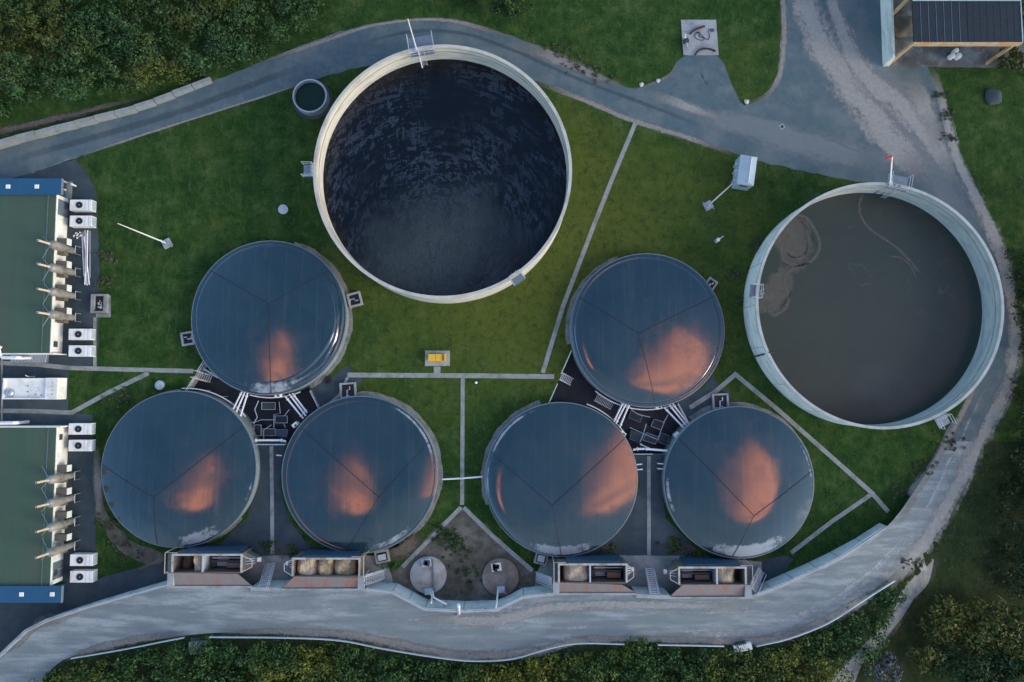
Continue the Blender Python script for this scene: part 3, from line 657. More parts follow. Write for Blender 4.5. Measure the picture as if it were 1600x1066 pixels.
for i, (dx, dy) in enumerate(((0, 0), (9, 1), (17, 3))):
    a = W(1389+dx, 288+dy, 4.6); b = W(1366+dx*1.2, 302+dy, 1.3)
    tag(MB().tube([a, a.lerp(b, .15), b], .09, 8).build('filling_pipe', 'darkbox', None, True), ['dark filling pipe beside the red-flagged mast, leftmost of three dipping into the sludge', 'dark filling pipe dipping into the sludge tank, middle of the three', 'dark filling pipe dipping into the sludge tank, rightmost of the three'][i], 'pipe', 'filling pipes of the sludge tank')
a = W(1180, 557, .1); b = W(1203, 551, 4.56); t = tag(MB().tube([a, W(1184, 556, 2.2), b, W(1210, 549, 4.4)], .1, 8).build('hose', 'black', None, True), 'black hose climbing over the left wall of the sludge tank', 'hose')
a = W(617, 444, 4.9); b = W(621, 452, .1); tag(MB().tube([W(613, 433, 4.2), a, W(621, 449, 4.4), b], .11, 8).build('overflow_pipe', 'black', None, True), 'dark bent pipe hooked over the bottom left rim of the black slurry tank', 'pipe')

# small round tank
cx, cy, rr = fit(457, 511, 123, 177, 1.3)
t = thing('water_tank', (cx, cy, 0), 'small round concrete tank of dark green water near the big slurry tank', 'tank')
MB().lathe(cx, cy, [(rr+.35, 0), (rr+.35, .25), (rr-.1, .25)], 64).build('base_ring', 'yard', t)
MB().lathe(cx, cy, [(rr, .2), (rr, 1.3), (rr-.27, 1.3), (rr-.27, .4)], 64).build('wall', 'digwall', t, True)
MB().lathe(cx, cy, [(rr-.08, 1.3), (rr-.08, 1.36), (rr-.18, 1.36), (rr-.18, 1.3)], 64).build('rim', 'rail', t, True)
MB().lathe(cx, cy, [(rr-.26, .8), (.01, .8)], 64).build('water', 'green_water', t)

# ------------------------------------------------------------------ digesters
DW = 1.3
def digester(l, r, t_, b, peak, ends, label, hp=1.35, lime=(), wrinkle=None, ringline=0, zb=-2.0, flat=None):
    cx, cy, rr = fit(l, r, t_, b, DW)
    th = thing('digester', (cx, cy, 0), label, 'digester', 'domed digesters')
    MB().lathe(cx, cy, [(rr+.02, zb), (rr+.02, DW-.1), (rr-.25, DW-.1)], 128).build('wall', 'digwall', th, True)
    MB().lathe(cx, cy, [(rr+.06, DW-.22), (rr+.06, DW), (rr-.05, DW+.03), (rr-.05, DW-.22)], 128, closed=True).build('clamp_ring', 'clamp', th, True)
    p = W(peak[0], peak[1], DW+hp); NA, NR = 192, 72
    def prof(phi, ro):
        dx, dy = math.cos(phi), math.sin(phi); ex, ey = p.x-cx, p.y-cy
        bq = ex*dx+ey*dy; Ln = -bq+math.sqrt(bq*bq-(ex*ex+ey*ey-rr*rr))
        x, y = p.x+dx*Ln*ro, p.y+dy*Ln*ro
        pw_ = 2+(8*((1+math.cos(phi-flat))/2)**4 if flat is not None else 0)
        z = DW+hp*(1-max(ro, 1e-6)**pw_)
        if ringline:                                  # slack edge of the membrane
            z -= ringline*math.exp(-((ro-.945)/.008)**2)
        if wrinkle:
            w = max(0, math.cos(phi-wrinkle[0]))**1.5
            for r0, am, wd, fr in ((.955, .16, .014, 3), (.905, .20, .016, 2), (.86, .17, .012, 2.5), (.925, -.14, .01, 4)):
                z += wrinkle[1]*w*am*math.exp(-((ro-r0-.012*math.sin(fr*phi*2+r0*40))/wd)**2)
        return x, y, z
    rs = [k/NR*.8 for k in range(0, 25)] and list(np.concatenate([np.linspace(0.012, .8, 26), np.linspace(.806, 1, 46)]))
    vs = [(p.x, p.y, DW+hp)]; lv = [0.0]; NR = len(rs)
    for ro in rs:
        for k in range(NA):
            ph = 2*math.pi*k/NA; x, y, z = prof(ph, ro); vs.append((x, y, z))
            d = math.hypot(x-cx, y-cy)/rr; an = math.atan2(y-cy, x-cx); v = -.75
            for a0, sp, d0, am in lime:
                w = math.exp(-(((an-R(a0)+math.pi) % (2*math.pi)-math.pi)/R(sp))**2)
                g = min(1, max(0, (d-d0)/(.965-d0)*1.6))*(1 if d < .97 else max(0, (1-d)/.03))
                v = max(v, -.75+1.75*am*w*g)
            lv.append(v)
    fs = [(0, 1+k, 1+(k+1) % NA) for k in range(NA)]
    for i in range(NR-1):
        for k in range(NA): fs.append((1+i*NA+k, 1+i*NA+(k+1) % NA, 1+(i+1)*NA+(k+1) % NA, 1+(i+1)*NA+k))
    m = MB(); m.add(vs, fs); mo = m.build('membrane', 'membrane', th)
    mo.data.polygons.foreach_set('use_smooth', [True]*len(mo.data.polygons))
    at = mo.data.attributes.new('lime', 'FLOAT', 'POINT'); at.data.foreach_set('value', lv)
    for e in ends:
        q = W(e[0], e[1], DW); ph = math.atan2(q.y-p.y, q.x-p.x)
        MB().tube([Vector(prof(ph, ro))+Vector((0, 0, .015)) for ro in [.0]+list(np.linspace(.05, .985, 20))], .042, 5).build('seam', 'black', mo)
    # gravel collar round the foot
    c = MB(); c.lathe(cx, cy, [(rr+.01, .012), (rr+.75, .012)], 96); return cx, cy, rr, th
D = {}
D['A'] = digester(299, 541, 377, 617, (420, 475), [(345, 432), (490, 438), (424, 600)], 'domed digester furthest up on the left, with wrinkled membrane along its right edge', .88, [(-85, 40, .72, .85), (60, 40, .93, .5)], (R(-25), .7), .035)
D['B'] = digester(158, 401, 612, 855, (240, 778), [(375, 672), (172, 733), (246, 850)], 'domed digester beside the lower green-roofed building, seams meeting off to its lower left', .88, [(-72, 28, .72, .95), (-20, 30, .93, .7)])
D['C'] = digester(440, 684, 620, 864, (592, 777), [(470, 668), (668, 694), (545, 856)], 'domed digester in the left group whose right edge faces the thin pipe between domes', .76, [(35, 50, .93, .9), (-60, 35, .84, .8)], None, .02)
D['D'] = digester(891, 1132, 397, 636, (998, 521), [(900, 462), (1110, 466), (1022, 622)], 'domed digester standing alone between the slurry tank and the sludge tank', .76, [(-110, 40, .95, .4)], None, .05, flat=R(200))
D['E'] = digester(757, 997, 630, 869, (863, 790), [(785, 722), (960, 700), (876, 862)], 'domed digester right of the thin pipe, with a big orange reflection on its right half', .72, [(-90, 38, .76, .98), (140, 45, .93, .95), (180, 30, .95, .8)], flat=math.pi)
D['F'] = digester(1038, 1271, 635, 873, (1178, 806), [(1066, 690), (1266, 738), (1146, 866)], 'domed digester furthest right, next to the footpath bend below the sludge tank', .88, [(-85, 50, .70, .98), (15, 40, .945, .75), (190, 30, .9, .8)])
for k, sp in (('A', (-60, 75)), ('C', (-75, 100)), ('D', (110, 190)), ('E', (105, 200)), ('F', (-45, 126)), ('B', (94, 320))):
    cx, cy, rr, _ = D[k]; n = 60; vs = []
    for i in range(n+1):
        a = R(sp[0]+(sp[1]-sp[0])*i/n); w = .55+.03*math.sin(i*1.7)+.05*math.sin(i*.6)+random.uniform(-.03, .03)
        if k == 'B': w *= .5
        vs += [(cx+(rr-.1)*math.cos(a), cy+(rr-.1)*math.sin(a), .014), (cx+(rr+w)*math.cos(a), cy+(rr+w)*math.sin(a), .014)]
    m = MB(); m.add(vs, [(2*i, 2*i+1, 2*i+3, 2*i+2) for i in range(n)]); o = structure(m.build('gravel_collar', 'gravel'))
for nm, mt, px, w in (('scum_streak', 'scumline', [(1350, 300), (1343, 318), (1346, 340), (1362, 360), (1392, 380), (1415, 400), (1440, 430)], 7), ('scum_streak', 'scumline', [(1385, 400), (1410, 404), (1425, 420), (1433, 440)], 5), ('scum_streak', 'scumline', [(1214, 360), (1232, 340), (1256, 338), (1274, 360), (1281, 386), (1268, 408), (1242, 414), (1224, 405), (1222, 385), (1234, 366)], 9),
    ('scum_streak', 'scumline', [(1268, 412), (1240, 420), (1226, 436), (1232, 462), (1226, 484), (1206, 492), (1199, 470)], 12), ('dark_scum', 'scumdark', [(1228, 392), (1238, 402), (1256, 398), (1262, 384), (1258, 368)], 8), ('dark_scum', 'scumdark', [(1248, 345), (1266, 362), (1274, 384)], 5), ('dark_scum', 'scumdark', [(1222, 478), (1232, 466), (1236, 450)], 6), ('dark_scum', 'scumdark', [(1384, 400), (1390, 398)], 6)):
    P0 = [W(x, y, 1.2) for x, y in px]; back = [(800+F*0, 0)]*0
    pts = [np.array((v.x, v.y)) for v in P0]; cr = spline(pts, .5); vs = []; uv = []; en = []; u_ = 0; nv = 4
    tot = sum(np.linalg.norm(b_-a_) for a_, b_ in zip(cr[:-1], cr[1:]))
    for i in range(len(cr)):
        if i: u_ += np.linalg.norm(cr[i]-cr[i-1])
        d_ = cr[min(i+1, len(cr)-1)]-cr[max(i-1, 0)]; d_ = d_/max(np.linalg.norm(d_), 1e-6)
        for k in range(nv+1):
            v = 2*k/nv-1; vs.append((cr[i][0]-d_[1]*v*w/26, cr[i][1]+d_[0]*v*w/26, 1.206+(.003 if nm == 'dark_scum' else 0))); uv.append((u_, v)); en.append((min(1, u_/.8, (tot-u_)/.8), 0))
    m = MB(); m.add(vs, [(i*(nv+1)+k, i*(nv+1)+k+1, (i+1)*(nv+1)+k+1, (i+1)*(nv+1)+k) for i in range(len(cr)-1) for k in range(nv)]); o = m.build(nm, mt, T2[3])
    if o.data.polygons[0].normal.z < 0: o.data.flip_normals()
    for n_, dat in (('UVMap', uv), ('Ends', en)):
        l = o.data.uv_layers.new(name=n_); idx = np.zeros(len(o.data.loops), int); o.data.loops.foreach_get('vertex_index', idx); l.data.foreach_set('uv', np.array(dat, float)[idx].ravel())
# ------------------------------------------------------------------ left buildings
ZR = 2.4
def building(y0, y1, cy0, cy1, label, north):
    a = W(-95, y1, ZR); b = W(88, y0, ZR)
    t = thing('building', ((a.x+b.x)/2, (a.y+b.y)/2, 0), label, 'building', 'green roofed buildings')
    MB().box(a.x, b.x-.06, a.y+.08, b.y-.08, 0, ZR-.14).build('wall', 'wallwhite', t)
    rf = MB().box(a.x, b.x, a.y, b.y, ZR-.14, ZR).build('roof', 'roofgreen', t)
    m = MB(); n = 26
    for k in range(n):
        y = a.y+(b.y-a.y)*(k+.5)/n; m.box(a.x, b.x-.15, y-.015, y+.015, ZR, ZR+.006)
    m.build('roof_rib', 'roofgreen', rf)
    m = MB(); m.beam((b.x-.9, a.y+.1, ZR+.12), (b.x-.9, b.y-.1, ZR+.12), .04, .04)
    for k in range(18):
        y = a.y+.4+(b.y-a.y-.8)*k/17; m.box(b.x-.92, b.x-.88, y-.02, y+.02, ZR, ZR+.12)
    m.build('snow_rail', 'grate', rf)
    MB().box(b.x, b.x+.09, a.y, b.y, ZR-.16, ZR-.03).build('gutter', 'white', t)
    c0 = W(-95, cy1, 2.7); c1 = W(97, cy0, 2.7)
    cn = MB().box(c0.x, c1.x-.05, c0.y, c1.y, 2.45, 2.7).build('canopy', 'blue', t)
    MB().box(c1.x-.05, c1.x+.03, c0.y, c1.y, 2.42, 2.73).build('canopy_edge', 'steel', cn)
    ys = (cy0+cy1)/2
    for px in ((12, 57) if north else (33, 81)):
        w_ = W(px, ys, 2.8); MB().box(w_.x-.24, w_.x+.24, w_.y-.24, w_.y+.24, 2.7, 2.8).build('skylight', 'white', cn)
    m = MB()                                                    # metal walls carrying the blue canopy
    m.box(c0.x, c1.x-1.3, c0.y+.4, c1.y-.4, 0, 2.45); m.build('porch_wall', 'blue', t)
    e0 = a.y if north else b.y
    ew = MB().box(a.x, b.x+.5, e0-(.12 if north else 0), e0+(0 if north else .12), 0, ZR+.06).build('end_wall', 'white', t)
    px0 = W(28, 0, ZR).x; px1 = W(55, 0, ZR).x; s_ = -1 if north else 1
    m = MB(); ye = e0+s_*.55
    m.tube([(px1, ye, .3), (px1, ye, 2.2), (px1-.2, ye, 2.5), (px0+.3, ye, 2.5), (px0, ye-s_*.2, 2.55), (px0-.1, ye-s_*1.0, 2.75), (px0+.1, ye-s_*1.4, 2.7)], .21, 10); m.build('vent_pipe', 'pipewhite', t, True)
    for vy in VENTS[0 if north else 1]:
        v0 = W(94, vy+5, 1.9); v1 = W(104.5, vy-5.2, 1.9)
        vb = MB().box(v0.x-.6, v1.x, v0.y, v1.y, 1.05, 1.9).build('vent_box', 'brown', t)
        MB().box(v1.x, v1.x+.05, v0.y, v1.y, 1.02, 1.92).build('vent_face', 'offwhite', vb)
    for wy in ((y0+24, y1-14) if north else (y0+15, y1-22)):
        wp = W(94, wy, 1.4); MB().box(wp.x-.5, b.x-.03, wp.y-.35, wp.y+.35, 1.1, 1.7).build('wall_louvre', 'darkbox', t)
    for dy in ((y0+18, y0+30) if north else (y1-34, y1-20)):
        wp = W(103, dy, .9); MB().box(b.x-.06, b.x-.02, wp.y-.5, wp.y+.5, .05, 1.9).build('door', 'grate', t)
    return t, a, b
VENTS = [(377.5, 413, 450, 486), (732.5, 768.5, 805, 840.5)]
B1 = building(302, 552, 279, 304, 'upper green-roofed building with a blue strip along its top end', True)
B2 = building(668, 917, 916, 942, 'lower green-roofed building with a blue strip along its bottom end', False)

def stack_proto(name='exhaust_stack'):
    t = thing(name, (0, 0, 0), '', 'exhaust stack', 'exhaust stacks beside the green-roofed buildings')
    MB().lathe(0, 0, [(.40, .5), (.40, 2.2), (.44, 2.22), (.44, 2.3), (.52, 2.5), (.52, 4.3), (.3, 4.62), (.16, 4.7)], 20, cap_top=True, cap_bot=True).build('silencer', 'stack', t, True)
    p = MB().lathe(0, 0, [(.13, 4.6), (.13, 6.75), (.10, 6.75), (.10, 6.5)], 14).build('exhaust_pipe', 'rustpipe', t, True)
    MB().lathe(0, 0, [(.19, 4.62), (.19, 4.85), (.13, 4.9)], 14).build('pipe_collar', 'steel', p, True)
    m = MB()
    for sx, sy in ((-.45, -.45), (.45, -.45), (.45, .45), (-.45, .45)): m.box(sx-.06, sx+.06, sy-.06, sy+.06, 0, .6)
    m.box(-.5, .5, -.5, .5, .42, .52); m.build('support_frame', 'darkbox', t)
    MB().box(-1.15, -.2, -.75, -.1, .9, 1.7).build('inlet_duct', 'brown', t)
    for sy in (-1, 1): MB().tube([(-.1, 0, 4.4), (-2.35, 1.35*sy, 2.45)], .022, 5).build('guy_wire', 'rail', t)
    m = MB(); m.tube([(.75, -.5, 0), (.75, -.5, 1.1), (.75, .5, 1.1), (.75, .5, 0)], .03, 6); m.build('guard_rail', 'rail', t)
    return t
SB = [(117, 393), (117, 427), (117, 463), (117, 497), (116, 742), (116, 777), (116, 813), (116, 850)]
SL = ['exhaust stack nearest the white pipes on the ground, topmost of the upper building', 'second exhaust stack from the top of the upper building', 'third exhaust stack from the top, left of the small walled basin', 'lowest exhaust stack of the upper building, above a pair of fan units',
      'topmost exhaust stack of the lower building, below a pair of fan units', 'second exhaust stack from the top of the lower building', 'third exhaust stack from the top of the lower building', 'lowest exhaust stack of the lower building, above the bottom pair of fan units']
st = stack_proto()
for i, (x, y) in enumerate(SB):
    w = W(x, y, 0)
    if i == 0: st.location = w; st['label'] = SL[0]
    else: clone(st, w, SL[i])

def fan_proto():
    t = thing('fan_unit', (0, 0, 0), '', 'fan unit', 'white fan cooling units beside the buildings')
    lx, ly, h = 2.72, 1.36, 1.15
    MB().box(-lx/2, lx/2, -ly/2, ly/2, .16, h).build('casing', 'white', t)
    m = MB()
    for sx in (-1.2, 1.2):
        for sy in (-.5, .5): m.box(sx-.08, sx+.08, sy-.08, sy+.08, 0, .16)
    m.build('feet', 'darkbox', t)
    f = MB().lathe(-.14, 0, [(.40, h), (.40, h+.10), (.34, h+.10), (.34, h+.01), (.02, h+.01)], 28).build('fan_ring', 'fan', t)
    m = MB()
    for k in range(4): m.tube([(-.14, 0, h+.09), (-.14+.38*math.cos(k*math.pi/2+.3), .38*math.sin(k*math.pi/2+.3), h+.09)], .014, 4)
    m.build('fan_guard', 'fan', f)
    MB().lathe(-.14, 0, [(.07, h+.02), (.07, h+.12), (.01, h+.12)], 12).build('fan_hub', 'steel', f)
    m = MB()
    for k in range(9): m.box(lx/2, lx/2+.03, -ly/2+.08, ly/2-.08, .24+k*.095, .285+k*.095)
    m.build('side_louvre', 'cover', t)
    m = MB()
    for sx in (.55, 1.0): m.box(sx-.012, sx+.012, -ly/2+.03, ly/2-.03, h, h+.012)
    m.build('casing_seam', 'concgrey', t)
    return t
FU = [(126, 320.5), (126, 345.5), (124.5, 522.5), (124.5, 548.5), (124.5, 670.5), (124.5, 696.5), (127, 875.5), (127, 901.5)]
FL = ['white fan unit nearest the top end of the upper green-roofed building', 'white fan unit directly above the white pipes lying on the ground', 'upper white fan unit of the pair at the lower end of the upper building', 'white fan unit just above the footpath, lowest beside the upper building',
      'white fan unit just below the yard at the top of the lower building', 'second white fan unit from the top beside the lower building', 'upper white fan unit of the bottom pair beside the lower building', 'lowest white fan unit of all, near the dark yard at the bottom']
fu = fan_proto()
for i, (x, y) in enumerate(FU):
    w = W(x, y, 1.15); w.z = 0
    if i == 0: fu.location = w; fu['label'] = FL[0]
    else: clone(fu, w, FL[i])
for ya, yb in ((312, 356), (512, 558), (661, 706), (864, 912)):     # plinths under the fan units
    a = W(108, yb, .0); b = W(142, ya, 0); structure(MB().box(a.x, b.x, a.y, b.y, 0, .03).build('yard_slab', 'yard'))
structure(MB().pbox(97, 284, 113, 311, 0, .05).build('yard_slab', 'concgrey'))
p = W(105, 292, 0); t = thing('pump_set', p, 'small pump with white pipes on a slab at the top corner of the upper building', 'pump')
MB().obox(p.x-.3, p.y, .05, .5, .5, .7).build('pump_body', 'darkbox', t); MB().tube([(p.x, p.y-.5, .3), (p.x, p.y-.5, .9), (p.x, p.y+.5, .9), (p.x, p.y+.5, .2)], .11, 8).build('pump_pipe', 'pipewhite', t, True)
MB().tube([(p.x-.4, p.y+.2, .5), (p.x-.4, p.y+.2, .8), (p.x, p.y+.5, .8)], .06, 8).build('valve', 'steel', t, True)
p = W(112, 288, .8); t = thing('bollard', (p.x, p.y, 0), 'white capped post at the corner of the slab by the upper building', 'post'); MB().lathe(p.x, p.y, [(.12, 0), (.12, .7), (.16, .72), (.16, .85), (.02, .9)], 12).build('post', 'pipewhite', t, True)
# pipes lying on the ground
PL = ['longest left', 'second', 'third', 'fourth', 'fifth', 'sixth', 'rightmost']
pp = [((128, 366), (131, 432)), ((130, 362), (133.5, 444)), ((133, 360), (136, 446)), ((135.5, 364), (132.5, 445)), ((131.5, 370), (139.5, 445)), ((140.5, 361), (140.5, 434)), ((137, 360), (136, 425))]
pl = ['thin white pipe on the ground, leftmost of the bundle by the upper building', 'white pipe lying second from the left in the bundle by the upper building', 'white pipe lying in the middle of the bundle on the ground', 'white pipe leaning across the bundle towards its lower left',
      'white pipe lying across the bundle towards its lower right', 'straight white pipe furthest right in the bundle on the ground', 'shorter white pipe on top of the bundle right of centre']
for i, (a, b) in enumerate(pp):
    z = .1+.09*(i in (3, 4))+.16*(i == 6)
    o = MB().tube([W(a[0], a[1], z), W(b[0], b[1], z)], .075 if i else .05, 8).build('white_pipe', 'steel' if i in (1, 5) else 'pipewhite', None, True); tag(o, pl[i], 'pipe', 'pipes lying by the upper building')
for i, (x, y) in enumerate([(116, 368), (119, 364), (122, 367), (125, 363), (121, 371), (127, 369)]):
    w = W(x, y, 0); a = random.uniform(0, 3); o = MB().tube([(w.x-.22*math.cos(a), w.y-.22*math.sin(a), .09), (w.x, w.y, .1), (w.x+.15*math.sin(a), w.y+.2*math.cos(a), .09)], .08, 7).build('pipe_fitting', 'pipewhite', None, True)
    tag(o, 'small white pipe elbow scattered above the pipe bundle on the ground', 'pipe fitting', 'loose pipe fittings')
# walled basin by the stacks
a = W(141, 489, .5); b = W(167, 459.5, .5); t = thing('basin', ((a.x+b.x)/2, (a.y+b.y)/2, 0), 'small rectangular concrete basin with dark water beside the exhaust stacks', 'basin')
m = MB(); w_ = .4
m.box(a.x, b.x, a.y, a.y+w_*.6, 0, .5); m.box(a.x, b.x, b.y-w_*.6, b.y, 0, .5); m.box(a.x, a.x+w_, a.y+w_*.6, b.y-w_*.6, 0, .5); m.box(b.x-w_, b.x, a.y+w_*.6, b.y-w_*.6, 0, .5); m.build('wall', 'concgrey', t)
MB().box(a.x+w_, b.x-w_, a.y+w_*.6, b.y-w_*.6, .02, .15).build('water', 'black', t)
m = MB()
for k in range(14):
    x = (a.x+b.x)/2+random.uniform(-.28, .22); y = (a.y+b.y)/2+random.uniform(-.6, .5); m.obox(x, y, .15, .2, random.uniform(.08, .2), random.uniform(.08, .2), random.uniform(0, 3))
m.build('floating_foam', 'white', t)
structure(sheet([(150, 496), (173, 496), (173, 462), (168, 462), (168, 490), (150, 490)], .02, 'basin_surround', 'concgrey', smooth=False))
# white container with a panelled end
a = W(3, 624, 1.9); b = W(90, 591, 1.9); t = thing('container', ((a.x+b.x)/2, (a.y+b.y)/2, 0), 'white generator container with a round silver tank in its corner, between the two buildings', 'container')
MB().box(a.x, b.x-1.45, a.y, b.y, .1, 1.6).build('body', 'white', t)
MB().box(b.x-1.45, b.x, a.y-.03, b.y+.03, .1, 1.9).build('control_cabinet', 'white', t)
m = MB(); m.box(a.x, b.x-1.45, b.y-.16, b.y, 1.6, 1.9); m.box(a.x, b.x-1.45, a.y, a.y+.16, 1.6, 1.9); m.box(a.x, a.x+.22, a.y+.16, b.y-.16, 1.6, 1.9); m.build('roof_edge', 'white', t)
MB().lathe(a.x+.85, a.y+.75, [(.50, 1.6), (.50, 1.75), (.44, 1.95), (.25, 2.1), (.02, 2.16)], 24).build('silver_tank', 'steel', t, True)
m = MB()
for k, (dx, dy) in enumerate([(2.9, .9), (2.9, 1.6), (3.9, .6), (4.6, .5)]): m.obox(a.x+dx, a.y+dy, 1.6, 1.66, .14, .1)
m.build('roof_bolt', 'darkbox', t)
for dy in (.6, 1.1, 1.6, 2.0): MB().obox(b.x-.6, a.y+dy, 1.9, 1.94, .22, .08).build('cabinet_vent', 'concgrey', t)
MB().tube([(a.x+2.6, b.y+.2, .1), (a.x+2.6, b.y+.2, 1.3), (a.x+2.45, b.y+.35, 1.5)], .08, 8).build('side_pipe', 'pipewhite', t, True)
# steel grating rack between building and container
a = W(16, 567, .5); b = W(73, 553, .5); t = thing('cooling_rack', ((a.x+b.x)/2, (a.y+b.y)/2, 0), 'blue-grey ribbed radiator rack below the upper green-roofed building', 'radiator')
MB().box(a.x, b.x, a.y, b.y, .1, .42).build('tray', 'grate', t)
m = MB()
for k in range(24):
    x = a.x+(b.x-a.x)*(k+.5)/24; m.beam((x-.05, a.y+.05, .46), (x+.05, b.y-.05, .46), .06, .08)
m.build('ribs', 'rail', t)
for k, (x0, y0, x1, y1) in enumerate([(3, 545, 3, 664)]):
    tag(MB().beam(W(x0, y0, .1), W(x1, y1, .1), .12, .18).build('kerb', 'path'), 'thin pale kerb running past the left end of the white container', 'kerb')
# ------------------------------------------------------------------ masts, covers and cabinets on the grass
def lamp_mast(bx, by, tx, ty, label):
    b = W(bx, by, 0); r0 = math.hypot(b.x, b.y); d = W(tx, ty, 0); h = H*(1-r0/math.hypot(d.x, d.y))
    t = thing('lightning_mast', (b.x, b.y, 0), label, 'mast', 'lightning masts on the grass')
    MB().obox(b.x, b.y, 0, .3, 1.05, 1.05, .5).build('foundation', 'slab', t); MB().lathe(b.x, b.y, [(.3, .3), (.3, .36), (.12, .37), (.12, .6)], 12).build('base_plate', 'steel', t)
    MB().tube([(b.x, b.y, .3), (b.x, b.y, h*.6), (b.x, b.y, h)], [.10, .075, .035], 8).build('pole', 'pipewhite', t, True)
    for s_ in (-1, 1): MB().tube([(b.x+.5*s_, b.y-.3*s_, .1), (b.x+.75*s_, b.y-.45*s_, .35)], .04, 6).build('earth_rod', 'steel', t)
lamp_mast(262, 381, 184, 349, 'tall thin pale mast on a square footing, on the grass beside the upper building')
lamp_mast(1106, 322, 1144, 286, 'thin pale mast on a square footing beside the grey pitched-roof kiosk')
for x, y, r, lb in ((442, 327, .62, 'round pale blue cover on the grass left of the black slurry tank'), (249, 602, .58, 'round pale blue cover on the grass beside the diagonal footpath')):
    w = W(x, y, .35); t = thing('shaft_cover', (w.x, w.y, 0), lb, 'cover', 'round shaft covers'); MB().lathe(w.x, w.y, [(r-.05, 0), (r-.05, .25)], 32).build('shaft', 'concgrey', t, True); MB().lathe(w.x, w.y, [(r, .25), (r, .33), (r-.04, .36), (.01, .40)], 32).build('lid', 'cover', t, True)
    MB().obox(w.x+.2, w.y, .385, .43, .2, .05).build('handle', 'steel', t)
w = W(1119, 377, 0); t = thing('lamp_post', (w.x, w.y, 0), 'short post with a round pale head and side arm on the grass', 'post')
MB().lathe(w.x, w.y, [(.24, 0), (.24, .1), (.08, .12), (.08, .9)], 14).build('post', 'steel', t, True); MB().lathe(w.x, w.y, [(.22, .85), (.24, .95), (.16, 1.03), (.01, 1.05)], 18).build('head', 'white', t, True); MB().tube([(w.x, w.y, .9), (w.x+.62, w.y+.42, 1.0)], .05, 6).build('arm', 'pipewhite', t)
w = W(744, 598, 0); t = thing('marker_post', (w.x, w.y, 0), 'small white capped pipe in a dark ring on the grass just below the central footpath', 'post')
MB().lathe(w.x, w.y, [(.30, 0), (.30, .04), (.01, .05)], 18).build('ring', 'black', t); MB().lathe(w.x, w.y, [(.17, .04), (.17, .5), (.1, .58), (.01, .6)], 14).build('cap', 'white', t, True)
# yellow generator
structure(MB().pbox(664, 548, 703, 572, 0, .12).build('generator_slab', 'slab'))
a = W(669, 564.5, 1.0); b = W(696, 553.5, 1.0); t = thing('yellow_cabinet', ((a.x+b.x)/2, (a.y+b.y)/2, .12), 'small yellow equipment cabinet with a dark hatch on a concrete slab', 'cabinet')
xm = a.x+(b.x-a.x)*.42
MB().box(a.x, xm-.02, a.y, b.y, .2, .98).build('housing', 'yellow', t); MB().box(xm+.02, b.x, a.y, b.y, .2, .95).build('housing', 'yellow', t); MB().box(a.x+.05, b.x-.05, a.y+.05, b.y-.05, .12, .9).build('frame', 'darkbox', t)
xe = a.x+(b.x-a.x)*.82; h = MB().box(xe, xe+.22, a.y+.05, b.y-.05, .95, 1.0).build('hatch', 'brown', t)
m = MB()
for k in range(4): m.box(xe+.03, xe+.19, a.y+.12+k*.16, a.y+.2+k*.16, 1.0, 1.02)
m.build('hatch_slat', 'red', h)
# grey kiosk
q = [W(x, y, 2.5) for x, y in ((1158, 241.5), (1185, 243.5), (1178.5, 289), (1152.5, 287))]
c = sum(q, Vector())/4; lx = ((q[1]-q[0]).length+(q[2]-q[3]).length)/2; ly = ((q[0]-q[3]).length+(q[1]-q[2]).length)/2
d = (q[0]+q[1]-q[2]-q[3]); rz = math.atan2(d.y, d.x)-math.pi/2
t = thing('kiosk', (c.x, c.y, 0), 'pale grey pitched-roof kiosk standing on the grass below the road', 'kiosk'); t.rotation_euler.z = rz
def local(mb, name, mat, par, smooth=False):      # verts already relative to the turned thing
    o = mb.build(name, mat, None, smooth); o.parent = par; return o
local(MB().box(-lx/2+.05, lx/2-.05, -ly/2+.05, ly/2-.05, 0, 2.1), 'wall', 'kiosk', t)
m = MB(); hx, hy = lx/2, ly/2
m.add([(-hx, -hy, 2.1), (hx, -hy, 2.1), (hx, hy, 2.1), (-hx, hy, 2.1), (-hx, -hy, 2.25), (hx, -hy, 2.25), (hx, hy, 2.25), (-hx, hy, 2.25), (.25, -hy+.25, 2.6), (.25, hy-.25, 2.6)], [(0, 1, 5, 4), (1, 2, 6, 5), (2, 3, 7, 6), (3, 0, 4, 7), (4, 5, 8), (5, 6, 9, 8), (6, 7, 9), (7, 4, 8, 9), (3, 2, 1, 0)])
rf = local(m, 'roof', 'kiosk', t); local(MB().tube([(.25, -hy+.25, 2.61), (.25, hy-.25, 2.61)], .05, 6), 'ridge', 'white', rf)
local(MB().box(-.5, .45, -hy+.02, -hy+.06, 1.35, 1.75), 'window', 'darkbox', t); local(MB().box(-hx+.02, -hx+.06, -.6, .3, .1, 1.9), 'door', 'cover', t)
m = MB()
for yy in (-1.2, .0, .9): m.tube([(-hx-.05, yy, .1), (-hx-.25, yy, .6), (-hx-.25, yy, 1.4), (-hx+.03, yy, 1.6)], .05, 6)
local(m, 'side_pipe', 'pipewhite', t, True)
